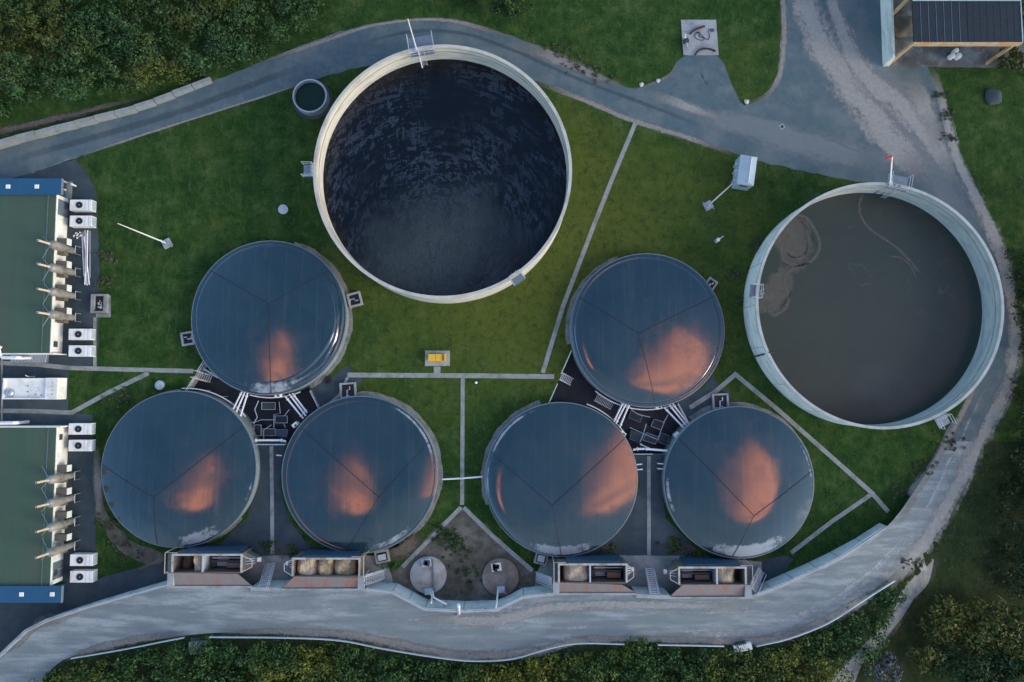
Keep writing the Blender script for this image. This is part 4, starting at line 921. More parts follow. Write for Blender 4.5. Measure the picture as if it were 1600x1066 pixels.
# tyre, stones
w = W(512, 594, .12); tag(MB().lathe(w.x, w.y, [(.45, .01), (.5, .12), (.45, .25), (.3, .25), (.25, .12), (.3, .01)], 28, closed=True).build('tyre', 'black', None, True), 'black tyre lying flat at the foot of the wrinkled dome', 'tyre')
def rock(px, py, r, label, mat='stone', sq=.6, cat='stone', name='stone', group=None):
    w = G(px, py); bm = bmesh.new(); bmesh.ops.create_icosphere(bm, subdivisions=2 if r < 1 else 4, radius=r)
    for v in bm.verts: v.co *= 1+(random.uniform(-.2, .2) if r < 1 else .12*math.sin(v.co.x*3.1+1)*math.cos(v.co.y*2.7)+random.uniform(-.03, .03)); v.co.z = v.co.z*sq+r*sq*.7; v.co += w
    m = MB(); m.add([v.co for v in bm.verts], [[v.index for v in f.verts] for f in bm.faces]); bm.free()
    return tag(m.build(name, mat, None, r >= 1), label, cat, group)
rock(1002, 133, .28, 'white stone on the grass edge, left of two where the side drive begins', group='white stones along the drive'); rock(1028, 127, .26, 'white stone on the grass edge, right of two where the side drive begins', group='white stones along the drive'); rock(1166, 160, .34, 'white stone at the grass tip between the drive and the road', group='white stones along the drive')
w = W(1222, 198, .02); t = thing('drain', (w.x, w.y, 0), 'small dark drain in a pale square on the road junction', 'drain'); MB().obox(w.x, w.y, 0, .02, .62, .62, .5).build('frame', 'slab', t); MB().lathe(w.x, w.y, [(.2, .026), (.01, .026)], 16).build('grating', 'black', t)
rock(1551, 152, 1.15, 'dark grey mound of ash on the grass below the open shed', 'yard', .22, 'mound', 'ash_heap')
# ------------------------------------------------------------------ hose slab
def hose(px, r, z, label, name='hose', mat='black', group='hoses on the concrete slab'):
    tag(MB().tube([W(p[0], p[1], z) for p in spline(px, 2)], r, 7).build(name, mat, None, True), label, 'hose', group)
hose([(1078, 53), (1084, 48), (1092, 44), (1101, 41)], .12, .24, 'thick black hose lying at the top of the hose slab')
hose([(1086, 86), (1092, 79), (1101, 76), (1110, 77), (1118, 80)], .11, .23, 'thick curved black hose along the bottom edge of the hose slab')
hose([(1087, 52), (1092, 50), (1096, 55), (1101, 60), (1099, 63), (1091, 62), (1086, 58), (1087, 53), (1091, 51), (1094, 58), (1099, 59), (1106, 62), (1109, 56), (1107, 49), (1110, 45)], .035, .15, 'thin black cable coiled in the middle of the hose slab')
w = W(1112.5, 47.5, .1); t = thing('drain', (w.x, w.y, .1), 'square dark drain grating in the top right corner of the hose slab', 'drain'); MB().obox(w.x, w.y, .1, .12, .52, .48).build('frame', 'grate', t)
m = MB(); [m.box(w.x-.2+k*.1, w.x-.16+k*.1, w.y-.2, w.y+.2, .12, .13) for k in range(5)]; m.build('bars', 'black', t)
w = W(1071, 66, 0); t = thing('valve_block', (w.x, w.y, .1), 'dark valve block with a white handle at the left edge of the hose slab', 'valve'); MB().obox(w.x, w.y, .1, .55, .6, .5, .3).build('body', 'darkbox', t); MB().tube([(w.x-.2, w.y+.25, .5), (w.x-.15, w.y+.7, .75)], .07, 7).build('handle', 'white', t); MB().tube([(w.x, w.y-.2, .3), (w.x+.2, w.y-.75, .3)], .11, 8).build('coupling', 'cover', t, True)
# ------------------------------------------------------------------ open shed top right
ZS = 5.8
a = W(1428, 66, ZS); b = W(1588, -130, ZS); t = thing('shed', ((a.x+b.x)/2, (a.y+b.y)/2, 0), 'open-sided shed with a dark panelled roof, timber frame and a concrete push wall', 'shed')
xm = W(1510, 0, ZS).x; ym = W(0, 1, ZS).y
rf = MB().box(a.x, xm-.03, a.y, b.y, ZS-.15, ZS).build('roof', 'solar', t)
r2 = MB().box(xm+.03, b.x, a.y, b.y, ZS-.15, ZS).build('roof', 'solar', t)
m = MB()
for k in range(1, 7): x = a.x+(xm-a.x)*k/7; m.box(x-.02, x+.02, a.y+.05, b.y, ZS, ZS+.03)
m.build('roof_seam', 'grate', rf)
m = MB()
for k in range(1, 8): x = xm+(b.x-xm)*k/8; m.box(x-.018, x+.018, a.y+.05, b.y, ZS, ZS+.025)
for k in range(1, 7): y = a.y+(b.y-a.y)*k/10; m.box(xm+.06, b.x, y-.012, y+.012, ZS, ZS+.02)
m.build('panel_frame', 'darkbox', r2)
m = MB(); m.beam((a.x, ym, ZS+.06), (b.x, ym, ZS+.06), .12, .1); m.build('ridge', 'cover', t)
m = MB(); m.box(a.x, b.x+.05, a.y-.14, a.y-.02, ZS-.75, ZS+.04); m.build('fascia', 'timber', t)
MB().box(b.x-.03, b.x+.07, a.y, b.y, ZS-.2, ZS+.06).build('verge_board', 'cover', t)
for x, y, mt in ((a.x+.25, a.y+.15, 'timber'), (b.x-.35, a.y+.15, 'timber'), (a.x+.15, a.y+6, 'timber'), (b.x-.3, a.y+6, 'timber')):
    MB().box(x-.16, x+.16, y-.16, y+.16, 0, ZS-.15).build('post', mt, t)
p0 = W(1379, 104, 0); p1 = W(1377, -130, 0)
m = MB(); m.add([], []); yb = p1.y
m.hexa([(p0.x, p0.y, 0), (p0.x+.85, p0.y, 0), (p0.x+.85, yb, 0), (p0.x, yb, 0)], [(p0.x, p0.y, 2.4), (p0.x+.28, p0.y, 2.4), (p0.x+.28, yb, 2.4), (p0.x, yb, 2.4)]); m.build('push_wall', 'palewall', t)
sheet([(1396, 104), (1540, 106), (1600, 106), (1600, -120), (1396, -120)], .012, 'shed_floor', 'shedfloor', .05, smooth=False)
rock(1408, 45, 1.5, 'dark brown heap of silage inside the shed behind the push wall', 'brown', .55, 'heap', 'silage_heap')
for i, (x, y, r) in enumerate(((1493, 80, .30), (1487, 88, .34), (1497, 88, .36))):
    w = W(x, y, .5); o = MB().lathe(w.x, w.y, [(r*.8, .02), (r, .1), (r, .75), (r*.9, .8), (r*.35, .82), (r*.3, .9), (.01, .9)], 20).build('canister', 'white', None, True)
    tag(o, ['white plastic canister by the shed, topmost of the three', 'white plastic canister by the shed, left of the lower two', 'white plastic canister by the shed, right of the lower two'][i], 'canister', 'white canisters by the shed')
# concrete block wall below the thicket
bl = spline([(-40, 236), (0, 224), (50, 211), (110, 196), (170, 181), (220, 167), (270, 148), (320, 128), (350, 118)], 2)
acc = 0; start = bl[0]; k = 0
BLK = 31
segs = []; cur = [bl[0]]; acc = 0
for a_, b_ in zip(bl[:-1], bl[1:]):
    acc += np.linalg.norm(b_-a_); cur.append(b_)
    if acc >= BLK: segs.append((cur[0], cur[-1])); cur = [b_]; acc = 0
names = ['left edge of the picture', 'second from the left edge', 'third from the left edge', 'fourth from the left edge', 'fifth from the left edge', 'sixth from the left edge', 'seventh from the left edge', 'eighth from the left edge', 'ninth from the left edge', 'tenth from the left edge', 'eleventh from the left edge', 'furthest right', 'furthest right of all', 'last']
for i, (a_, b_) in enumerate(segs):
    h = 1.25-.055*i; A = W(a_[0], a_[1], h); B = W(b_[0], b_[1], h); d = (B-A).normalized(); s_ = Vector((-d.y, d.x, 0))
    A = A+d*random.uniform(.03, .07)+s_*random.uniform(-.06, .06); B = B-d*random.uniform(.03, .07)+s_*random.uniform(-.06, .06)
    f = lambda p, q, z: (p.x+s_.x*q, p.y+s_.y*q, z)
    m = MB(); m.hexa([f(A, -.12, 0), f(B, -.12, 0), f(B, .6, 0), f(A, .6, 0)], [f(A, 0, h), f(B, 0, h), f(B, .5, h), f(A, .5, h)])
    tag(m.build('concrete_block', 'blockwall'), 'pale concrete wall block below the thicket, '+('at the left edge of the picture' if i == 0 else names[i].replace('edge', 'end')+' of the row'), 'block', 'concrete wall blocks below the thicket')
# ------------------------------------------------------------------ retaining walls of the south road
def retaining(px, label, over=0.05, th=.3, rail=False):
    P = [W(x, y, zr(x)+over) for x, y in px]; c = sum(P, Vector())/len(P)
    t = thing('retaining_wall', (c.x, c.y, 0), label, 'wall', 'retaining walls of the south road')
    m = MB(); n = len(P); dirs = []
    for i in range(n):
        d0 = (P[i]-P[i-1]) if i else P[1]-P[0]; d1 = (P[i+1]-P[i]) if i < n-1 else d0
        d0.z = d1.z = 0; d = (d0.normalized()+d1.normalized()).normalized(); dirs.append(Vector((d.y, -d.x, 0)))
    for i in range(n-1):
        a, b, u, v = P[i], P[i+1], dirs[i]*th, dirs[i+1]*th
        f = lambda p, z: (p.x, p.y, z)
        m.hexa([f(a+u, -.1), f(b+v, -.1), f(b, -.1), f(a, -.1)], [f(a+u, a.z), f(b+v, b.z), f(b, b.z), f(a, a.z)])
    m.build('wall', 'retwall', t)
    m = MB()
    for i in range(n-1):                       # joints between the wall slabs
        a, b = P[i], P[i+1]; k = max(1, int((b-a).length/2.0))
        for j in range(k):
            p = a.lerp(b, j/k); d = -dirs[i]*.004
            m.obox(p.x+d.x, p.y+d.y, 0, p.z-.02, .05, .03, math.atan2((b-a).y, (b-a).x))
    m.build('slab_joint', 'darkbox', t)
    m = MB()
    for i in range(n-1):
        a, b, u, v = P[i]-dirs[i]*.06, P[i+1]-dirs[i+1]*.06, dirs[i]*(th+.12), dirs[i+1]*(th+.12)
        f = lambda p, z: (p.x, p.y, z)
        m.hexa([f(a+u, a.z), f(b+v, b.z), f(b, b.z), f(a, a.z)], [f(a+u, a.z+.1), f(b+v, b.z+.1), f(b, b.z+.1), f(a, a.z+.1)])
    m.build('coping', 'slab', t)
    return t
def railing(px, z0, label, h=1.05, name='railing', cat='railing', posts=2.0, group=None, r=.035, mat='rail', top=True):
    P = [p if isinstance(p, Vector) else W(p[0], p[1], z0+h) for p in px]
    c = sum(P, Vector())/len(P); t = thing(name, (c.x, c.y, c.z-h), label, cat, group)
    m = MB(); m.tube(P, r, 6)
    if top: m.tube([p-Vector((0, 0, h*.5)) for p in P], r*.8, 6)
    m.build('rail', mat, t)
    tot = 0; nxt = 0
    for a, b in zip(P[:-1], P[1:]):
        l = (b-a).length
        while nxt <= tot+l:
            p = a.lerp(b, (nxt-tot)/max(l, 1e-6)); MB().tube([(p.x, p.y, p.z-h), p], r*.9, 6).build('post', mat, t); nxt += posts
        tot += l
    p = P[-1]; MB().tube([(p.x, p.y, p.z-h), p], r*.9, 6).build('post', mat, t)
    return t
retaining([(-90, 1095), (-50, 1063), (0, 1022), (40, 984), (74, 967), (130, 949), (200, 929), (262, 912)], 'long pale retaining wall below the bottom left building, rising to the first hopper')
retaining([(392, 918), (440, 919)], 'short retaining wall behind the steel stairs between the two left hoppers')
retaining([(569, 920), (614, 924), (664, 950), (724, 953), (776, 951), (818, 931), (866, 926)], 'pale retaining wall bulging round the two round tank lids')
retaining([(993, 929), (1047, 931)], 'short retaining wall behind the steel stairs between the two right hoppers')
retaining([(1172, 932), (1206, 920), (1240, 905), (1278, 888), (1312, 871), (1350, 848), (1386, 822)], 'curved pale retaining wall along the road below the rightmost dome')
wp = [W(x, y, zr(x)+1.05) for x, y in [(572, 922), (612, 926), (664, 953), (724, 956), (776, 954), (818, 934), (864, 929)]]
railing(wp, 0, 'steel railing on top of the wall bulging round the tank lids', posts=2.4, r=.05)
railing([W(x, y, zr(x)+1.05) for x, y in [(1182, 931), (1240, 908), (1312, 874), (1384, 825)]], 0, 'steel railing along the curved wall below the rightmost dome', posts=2.2)
railing([W(x, y, zr(x)+1.0) for x, y in [(0, 1026), (40, 988), (74, 971), (130, 952), (200, 932), (260, 915)]], 0, 'steel railing along the wall below the bottom left building', posts=2.5)
# guard rails on the outer edge of the road
def guard(px, label):
    P = [G(x, y) for x, y in px]; P = [Vector((p.x, p.y, p.z+.72)) for p in P]; c = sum(P, Vector())/len(P)
    t = thing('guard_rail', (c.x, c.y, c.z-.72), label, 'guard rail', 'guard rails along the south road')
    m = MB()
    for a, b in zip(P[:-1], P[1:]): m.beam(a, b, .10, .30)
    m.build('rail', 'rail', t); tot = nxt = 0
    for a, b in zip(P[:-1], P[1:]):
        l = (b-a).length
        while nxt <= tot+l:
            p = a.lerp(b, (nxt-tot)/l); MB().box(p.x-.05, p.x+.05, p.y-.12, p.y-.02, p.z-.8, p.z+.1).build('post', 'grate', t); nxt += 3.0
        tot += l
sp = lambda q: [tuple(p) for p in spline(q, 14)]
guard(sp([(118, 1025), (200, 1011), (260, 999), (292, 993)]), 'guard rail left of the drain opening at the bottom of the road')
guard(sp([(332, 992), (440, 993), (530, 997), (600, 1010), (680, 1023), (740, 1029), (800, 1026), (850, 1012), (900, 1002), (974, 1003)]), 'longest guard rail, bending out below the round tank lids')
guard(sp([(1026, 1004), (1080, 1005), (1128, 1006)]), 'short straight guard rail left of the white box at the road edge')
guard(sp([(1179, 1006), (1230, 994), (1290, 970), (1340, 938), (1392, 905)]), 'curved guard rail along the outside of the right-hand bend')
p = G(311, 1005); t = thing('drain_inlet', p, 'pale concrete drain inlet in the gap between two guard rails', 'drain')
MB().obox(p.x, p.y, p.z-.2, p.z+.25, 2.2, .5, .1).build('headwall', 'slab', t); MB().obox(p.x-.1, p.y-.75, p.z-.6, p.z+.05, 1.9, .9, .12).build('apron', 'concgrey', t); m = MB(); [m.obox(p.x-.9+k*.2, p.y+.38, p.z, p.z+.06, .06, .5) for k in range(10)]; m.build('grating', 'grate', t)
p = G(1159, 1010); t = thing('road_gully', p, 'white concrete box with a small dark grille at the road edge between guard rails', 'gully')
MB().obox(p.x, p.y, p.z-.3, p.z+.5, 2.1, .8, .2).build('box', 'white', t); m = MB(); [m.obox(p.x-.85+k*.22, p.y+.48-.17+k*.045, p.z+.1, p.z+.5, .12, .35, .2) for k in range(6)]; m.build('grille', 'darkbox', t)
# ------------------------------------------------------------------ feeding hoppers
def hopper(x0, x1, y0, y1, xp, nose, apron, y2, label, loads, side):
    zt = 3.55; a = W(x0, y1, zt); b = W(x1, y0, zt); xP = W(xp, y0, zt).x; zb = .9
    t = thing('feed_hopper', ((a.x+b.x)/2, (a.y+b.y)/2, 0), label, 'hopper', 'feed hoppers along the south road'); w = .16
    m = MB(); m.box(a.x-w, b.x+w, b.y, b.y+w, .4, zt); m.box(a.x-w, b.x+w, a.y-w, a.y, .4, zt); m.box(a.x-w, a.x, a.y, b.y, .4, zt); m.box(b.x, b.x+w, a.y, b.y, .4, zt); m.build('trough', 'hopper', t)
    m = MB(); m.box(a.x, b.x, a.y, b.y, .6, zb); m.build('floor', 'hopper', t)
    m = MB(); m.box(a.x-.24, b.x+.24, b.y-.02, b.y+.2, zt, zt+.1); m.box(a.x-.24, a.x-.03, a.y, b.y-.02, zt, zt+.1); m.box(b.x+.03, b.x+.24, a.y, b.y-.02, zt, zt+.1); m.build('rim_frame', 'frame', t)
    if xp: MB().box(xP-.08, xP+.08, a.y, b.y-.02, zb, zt+.06).build('partition', 'rail', t)
    MB().hexa([(a.x+.8, b.y+w, .2), (b.x-.3, b.y+w, .2), (b.x-.3, b.y+.5, .2), (a.x+.8, b.y+.5, .2)], [(a.x+.8, b.y+w, 3.3), (b.x-.3, b.y+w, 3.3), (b.x-.3, b.y+.36, 3.0), (a.x+.8, b.y+.36, 3.0)]).build('side_hood', 'hopblue', t)
    nx = W(nose, (y0+y1)/2, 3.0).x; bx = b.x+w if nx > b.x else a.x-w; ym = (a.y+b.y)/2
    m = MB()
    if nx > b.x: m.add([(bx, a.y, 1), (bx, b.y, 1), (nx, ym+.35, 1), (nx, ym-.35, 1), (bx, a.y, 2.3), (bx, b.y, 2.3), (nx, ym+.35, 2.0), (nx, ym-.35, 2.0)], [(4, 7, 6, 5), (0, 3, 7, 4), (3, 2, 6, 7), (2, 1, 5, 6), (0, 1, 2, 3)])
    else: m.add([(bx, a.y, 1), (bx, b.y, 1), (nx, ym+.35, 1), (nx, ym-.35, 1), (bx, a.y, 2.3), (bx, b.y, 2.3), (nx, ym+.35, 2.0), (nx, ym-.35, 2.0)], [(4, 5, 6, 7), (0, 4, 7, 3), (3, 7, 6, 2), (2, 6, 5, 1), (0, 3, 2, 1)])
    nz = m.build('auger_head', 'hopper', t)
    MB().tube([(bx, b.y, zt), (nx, ym+.4, zt-.1), (nx, ym-.4, zt-.1), (bx, a.y, zt)], .05, 6).build('guard_bar', 'rail', nz)
    s_ = 1 if nx > b.x else -1
    MB().tube([(nx-.1*s_, ym, 1.6), (nx+.35*s_, ym, 1.6)], .28, 12).build('motor', 'white', nz, True)
    for k in range(3): MB().tube([(bx, ym-.35+.35*k, 2.4), (nx-.2*s_, ym-.25+.25*k, 2.15)], .05, 6).build('drive_rod', 'rail', nz)
    # pusher machinery in the empty bay
    lo, hi = (min(xP, bx), max(xP, bx))
    if side:
        m = MB(); m.box(lo+.5, hi-.4, ym-.12, ym+.08, 2.0, 2.3); m.box(lo+.2, lo+.8, a.y+.1, b.y-.1, zb, 1.9); m.build('pusher_arm', 'darkbox', t)
        MB().box((lo+hi)/2, hi-.5, a.y+.15, ym-.2, zb, 2.3).build('drive_housing', 'hopper', t); MB().tube([(lo+.6, ym+.35, 2.2), (hi-.3, ym+.35, 2.2)], .07, 8).build('hydraulic_ram', 'rail', t)
        MB().box(lo+.7, (lo+hi)/2-.1, a.y+.15, b.y-.15, zb, 1.5).build('push_plate', 'kiosk', t)
    ap = [W(px, py, z) for px, py, z in apron]
    lo4 = [(p.x, p.y, p.z-.14) for p in ap]; MB().hexa(lo4, [tuple(p) for p in ap]).build('apron', 'rustplate', t)
    yl = ap[3].y; xl = sorted((ap[2].x, ap[3].x)); MB().box(xl[0]-.1, xl[1]+.1, yl-.28, yl-.03, ap[3].z-.2, ap[3].z+.12).build('apron_lip', 'slab', t)
    xs = max(ap, key=lambda p: p.x) if side > 0 or not side else None
    top = [p for p in ap[:2]]; xw = (min(ap[0].x, ap[3].x)) if nx > b.x else max(ap[1].x, ap[2].x)-.75
    MB().box(xw, xw+.75, yl, ap[0].y, ap[3].z-.3, zt+.03).build('end_block', 'slab', t)
    for s2 in (b.x+.75,) if nx < b.x else (a.x-.75,):
        m = MB(); m.tube([(s2, a.y, zt+.6), (s2, b.y+.45, zt+.6), (s2+(-1.4 if nx < b.x else 1.4), b.y+.45, zt+.6)], .05, 6); m.tube([(s2, a.y, 1), (s2, a.y, zt+.6)], .045, 6); m.tube([(s2, b.y+.45, 1), (s2, b.y+.45, zt+.6)], .045, 6); m.build('side_railing', 'frame', t)
    # what lies in it
    for i, (u0, u1, zz, mat, lb) in enumerate(loads):
        fx0, fx1 = W(u0, y1, zz).x, W(u1, y1, zz).x; vs = []; fs = []; nx_, ny_ = 26, 16
        fx0 = max(fx0, a.x+.02); fx1 = min(fx1, b.x-.02)
        for iy in range(ny_+1):
            for ix in range(nx_+1):
                x = fx0+(fx1-fx0)*ix/nx_; y = a.y+.03+(b.y-a.y-.06)*iy/ny_
                e = min(1, 4*min(ix/nx_, 1-ix/nx_)); h = zz*(.72+.28*math.sqrt(e))+.18*math.sin(x*2.3+i)*math.sin(y*3+1)+random.uniform(-.05, .05)
                vs.append((x, y, max(zb+.02, min(h, zt-.1))))
        for iy in range(ny_):
            for ix in range(nx_): q = iy*(nx_+1)+ix; fs.append((q, q+1, q+nx_+2, q+nx_+1))
        nb = len(vs); ring = [ix for ix in range(nx_+1)]+[(nx_)+(nx_+1)*k for k in range(1, ny_+1)]+[ny_*(nx_+1)+ix for ix in range(nx_-1, -1, -1)]+[(nx_+1)*k for k in range(ny_-1, 0, -1)]
        for q in ring: vs.append((vs[q][0], vs[q][1], zb+.005))
        for k in range(len(ring)): fs.append((ring[k], ring[(k+1) % len(ring)], nb+(k+1) % len(ring), nb+k))
        m = MB(); m.add(vs, fs); tag(m.build('feed_pile', mat, None, True), lb, 'feed pile', 'feed in the hoppers')
    return t
hopper(271, 376, 868, 894, 317, 396, [(263, 895, 3.6), (371, 897, 3.6), (392, 915, 3.25), (263, 915, 3.25)], 916, 'leftmost feed hopper, mostly empty, with a rusty red apron', [(299, 317, 3.15, 'feed', 'small pale heap of feed in the leftmost hopper'), (275, 298, 1.7, 'brown', 'dark brown feed in the left corner of the leftmost hopper')], 1)
hopper(459, 560, 874, 900, 0, 446, [(460, 901, 3.6), (569, 903, 3.6), (569, 918, 3.3), (441, 919, 3.3)], 920, 'second feed hopper from the left, filled with feed along its whole length', [(461, 494, 3.15, 'feed', 'pale feed at the left end of the full hopper'), (494, 520, 3.15, 'feedmix', 'greenish feed in the middle of the full hopper'), (520, 554, 3.15, 'feedmix', 'reddish brown feed at the right end of the full hopper')], 0)
hopper(875, 977, 883, 910, 922, 989, [(864, 910, 3.6), (972, 914, 3.6), (993, 926, 3.3), (864, 926, 3.3)], 928, 'third feed hopper from the left, pale feed in its left half', [(881, 921, 3.15, 'feed', 'pale feed filling the left half of the third hopper')], 1)
hopper(1063, 1163, 888, 913, 1120, 1046, [(1067, 914, 3.6), (1172, 914, 3.6), (1172, 932, 3.0), (1047, 932, 3.1)], 934, 'rightmost feed hopper, pale feed in its right half', [(1121, 1151, 3.15, 'feed', 'pale feed in the right half of the rightmost hopper')], 1)
# ------------------------------------------------------------------ stairs
def stairs(p, q, w, n, label, group='steel stairs', rails=True):
    p, q = Vector(p), Vector(q); c = (p+q)/2; t = thing('stairs', (c.x, c.y, min(p.z, q.z)), label, 'stairs', group)
    d = q-p; f = Vector((d.x, d.y, 0)).normalized(); s_ = Vector((-f.y, f.x, 0)); an = math.atan2(f.y, f.x)
    for k in (-1, 1): MB().beam(p+s_*w/2*k, q+s_*w/2*k, .08, .22).build('stringer', 'rail', t)
    for k in range(n):
        c = p.lerp(q, (k+.5)/n); MB().obox(c.x, c.y, c.z, c.z+.04, .13, w-.08, an).build('tread', 'rail', t)
    if rails:
        for k in (-1, 1):
            u = Vector((0, 0, .95)); a, b = p+s_*w/2*k, q+s_*w/2*k
            m = MB(); m.tube([a, a+u, b+u, b], .035, 6); m.tube([a.lerp(b, .5), a.lerp(b, .5)+u], .03, 6); m.build('handrail', 'rail', t)
stairs(W(425, 879, .05), W(413.5, 918, 3.2), 1.0, 13, 'steel stairs from the yard up to the road between the two left hoppers')
stairs(W(1014, 887, .05), W(1022, 929, 3.2), 1.0, 13, 'steel stairs from the yard up to the road between the two right hoppers')
stairs(W(601, 896, .5), W(571, 905, 3.2), .95, 11, 'steel stairs at the right end of the full second hopper')
stairs(W(838, 900, .5), W(862, 909, 3.2), .95, 11, 'steel stairs at the left end of the third hopper')
stairs(W(1189, 890, .05), W(1175, 921, 2.5), .95, 11, 'steel stairs at the right end of the rightmost hopper')
stairs(W(305, 584, .05), W(331, 592, -1.75), .9, 8, 'short steel stairs from the footpath down into the left pump yard')
stairs(W(876, 588, .05), W(893, 597, -1.75), .9, 7, 'short steel stairs from the footpath down into the right pump yard')
# ------------------------------------------------------------------ round tank lids
for x, y, r, mat, lb in ((669, 899, 28.5, 'lid', 'round pale concrete tank lid left of the other, inside the wall bulge'), (782, 902, 28.5, 'lidbrown', 'round brown-stained tank lid right of the other, inside the wall bulge')):
    c = W(x, y, .35); rr = (W(x+r, y, .35)-c).length; t = thing('tank_lid', (c.x, c.y, 0), lb, 'tank lid', 'round tank lids')
    MB().lathe(c.x, c.y, [(rr, -.1), (rr, .33), (rr-.06, .36), (.01, .40)], 72).build('lid', mat, t, True)
    tx = c.x+(.55 if mat == 'lid' else .75)
    m = MB(); m.tube([(tx, c.y+rr-.25, .5), (tx+.12, c.y, .5), (tx+.2, c.y-rr+.2, .5)], .09 if mat == 'lid' else .05, 6); m.build('lid_seam_pipe', 'grate', t)
    hx, hy = (c.x-.2, c.y+1.55) if mat == 'lid' else (c.x-.5, c.y+1.25)
    hb = MB().obox(hx, hy, .38, .62, 1.2, .95, .15).build('hatch', 'cover' if mat == 'lid' else 'white', t)
    m = MB()
    for k in range(7): m.obox(hx+random.uniform(-.35, .35), hy+random.uniform(-.25, .25), .62, .8, random.uniform(.3, .55), random.uniform(.2, .4), random.uniform(0, 3))
    m.build('hatch_fitting', 'darkbox', hb)
    m = MB(); m.obox(c.x+.1 if mat == 'lid' else c.x+.05, c.y-rr+.35 if mat == 'lid' else c.y-1.4, .4, .75, .95, .7, .05); m.build('access_box', 'cover', t)
for px, lb in (([(672, 925, .9), (675, 932, 1.6), (674, 942, 3.9)], 'pale vertical pipe from the left tank lid up to the road wall'), ([(676, 924, 1.0), (678, 934, 3.4), (697, 944, 3.9)], 'white bent pipe running right along the wall from the left tank lid'), ([(778, 922, .9), (777, 934, 2.5), (775, 950, 3.9)], 'pale pipe from the right tank lid up to the road wall')):
    tag(MB().tube([W(*p) for p in px], .1, 8).build('filling_pipe', 'pipewhite', None, True), lb, 'pipe', 'filling pipes at the tank lids')
tag(MB().tube([W(789, 923, .8), W(791, 929, 1.6)], .09, 8).build('hose_end', 'red', None, True), 'short red hose end beside the right tank lid', 'hose')
p = W(717, 956, 3.3); t = thing('funnel', (p.x, p.y, 3.2), 'white funnel-shaped post at the middle of the bulging wall', 'funnel'); MB().tube([W(718, 960, 3.25), W(716.5, 945, 4.2)], [.09, .2], 10).build('body', 'white', t, True); MB().obox(p.x, p.y-.2, 3.2, 3.4, .4, .4).build('foot', 'slab', t)
# ------------------------------------------------------------------ sumps at the domes
def sump(px, w, l, ang, label, cover=False):
    c = W(px[0], px[1], .35); t = thing('sump', (c.x, c.y, 0), label, 'sump', 'sumps at the domes'); k = .22
    t.rotation_euler.z = ang
    m = MB(); m.box(-w/2, w/2, l/2-k, l/2, 0, .4); m.box(-w/2, w/2, -l/2, -l/2+k, 0, .4); m.box(-w/2, -w/2+k, -l/2+k, l/2-k, 0, .4); m.box(w/2-k, w/2, -l/2+k, l/2-k, 0, .4); local(m, 'wall', 'slab' if not cover else 'concgrey', t)
    local(MB().box(-w/2+k, w/2-k, -l/2+k, l/2-k, .01, .06), 'floor', 'fan', t)
    if cover: local(MB().box(-w/2+.35, w/2-.4, -l/2+.35, l/2-.45, .3, .5), 'hatch', 'cover', t)
    else:
        m = MB(); m.tube([(-w*.05, -l*.42, .35), (-w*.05, 0, .35), (w*.12, l*.05, .35), (w*.12, l*.25, .35)], .08, 7); local(m, 'pipe', 'steel', t, True)
        m = MB()
        for s_ in (-.35, 0, .35): m.tube([(s_*.3, -l*.3, .45), (s_, -l*.5, .55)], .035, 5)
        local(m, 'bracket', 'rail', t)
sump((554, 468), 1.75, 1.7, R(-75), 'sump at the right edge of the wrinkled dome beside the black slurry tank')
sump((293, 529), 1.7, 1.6, R(100), 'sump at the left edge of the wrinkled dome')
sump((543.5, 610), 2.0, 1.9, R(4), 'sump at the top of the dome below the tyre')
sump((1126, 627), 2.0, 1.9, R(3), 'sump at the top of the rightmost dome')
sump((1111, 444), 1.3, 1.4, R(-35), 'small dark sump at the upper right edge of the dome between the open tanks')
sump((597, 870), 1.7, 1.5, R(12), 'pale-hatched sump beside the full second hopper', True)
sump((846, 872), 1.6, 1.6, R(-14), 'pale-hatched sump above the left end of the third hopper', True)
# ------------------------------------------------------------------ pump yard pipework
def pipe(px, z, r, label, mat='pipewhite', group='white pipes in the pump yards', name='pipe', flange=True):
    P = [W(p[0], p[1], p[2] if len(p) > 2 else z) for p in px]; t = thing(name, P[0], label, 'pipe', group)
    MB().tube(P, r, 8).build('tube', mat, t, True)
    if flange:
        for f in (.12, .88):
            a = P[0].lerp(P[-1], f) if len(P) == 2 else P[1 if f < .5 else -2]; d = (P[-1]-P[0]).normalized()
            MB().tube([a-d*.06, a+d*.06], r*1.7, 8).build('flange', mat, t, True)
ZQ = .35
for i, (a, b) in enumerate((((378, 612), (362, 644)), ((382.5, 613), (367, 648)), ((387, 614), (374.5, 654)))):
    pipe([a, b], ZQ, .11, ['leftmost', 'middle', 'rightmost'][i]+' of three white pipes joining the two domes left of the left pump yard')
for i, (a, b) in enumerate((((446, 620), (474, 654)), ((452, 616), (478, 650)), ((457, 615), (480, 645)))):
    pipe([a, b], ZQ, .11, ['leftmost', 'middle', 'rightmost'][i]+' of three white pipes on the right of the left pump yard')
pipe([(392, 689), (400, 688), (440, 688), (447, 690)], .6, .13, 'single white pipe crossing the lower end of the left pump yard')
for i, (a, b) in enumerate((((974, 628), (959, 659)), ((979, 629), (962, 662)), ((984, 630), (968, 668)))):
    pipe([a, b], ZQ, .11, ['leftmost', 'middle', 'rightmost'][i]+' of three white pipes on the left of the right pump yard')
for i, (a, b) in enumerate((((1038, 637), (1069, 669)), ((1046, 633), (1073, 666)), ((1051, 631), (1076, 663)))):
    pipe([a, b], ZQ, .11, ['leftmost', 'middle', 'rightmost'][i]+' of three white pipes on the right of the right pump yard')
pipe([(989, 703), (996, 701.5), (1010, 701.5), (1043, 704.5)], .6, .13, 'single white pipe crossing the lower end of the right pump yard')
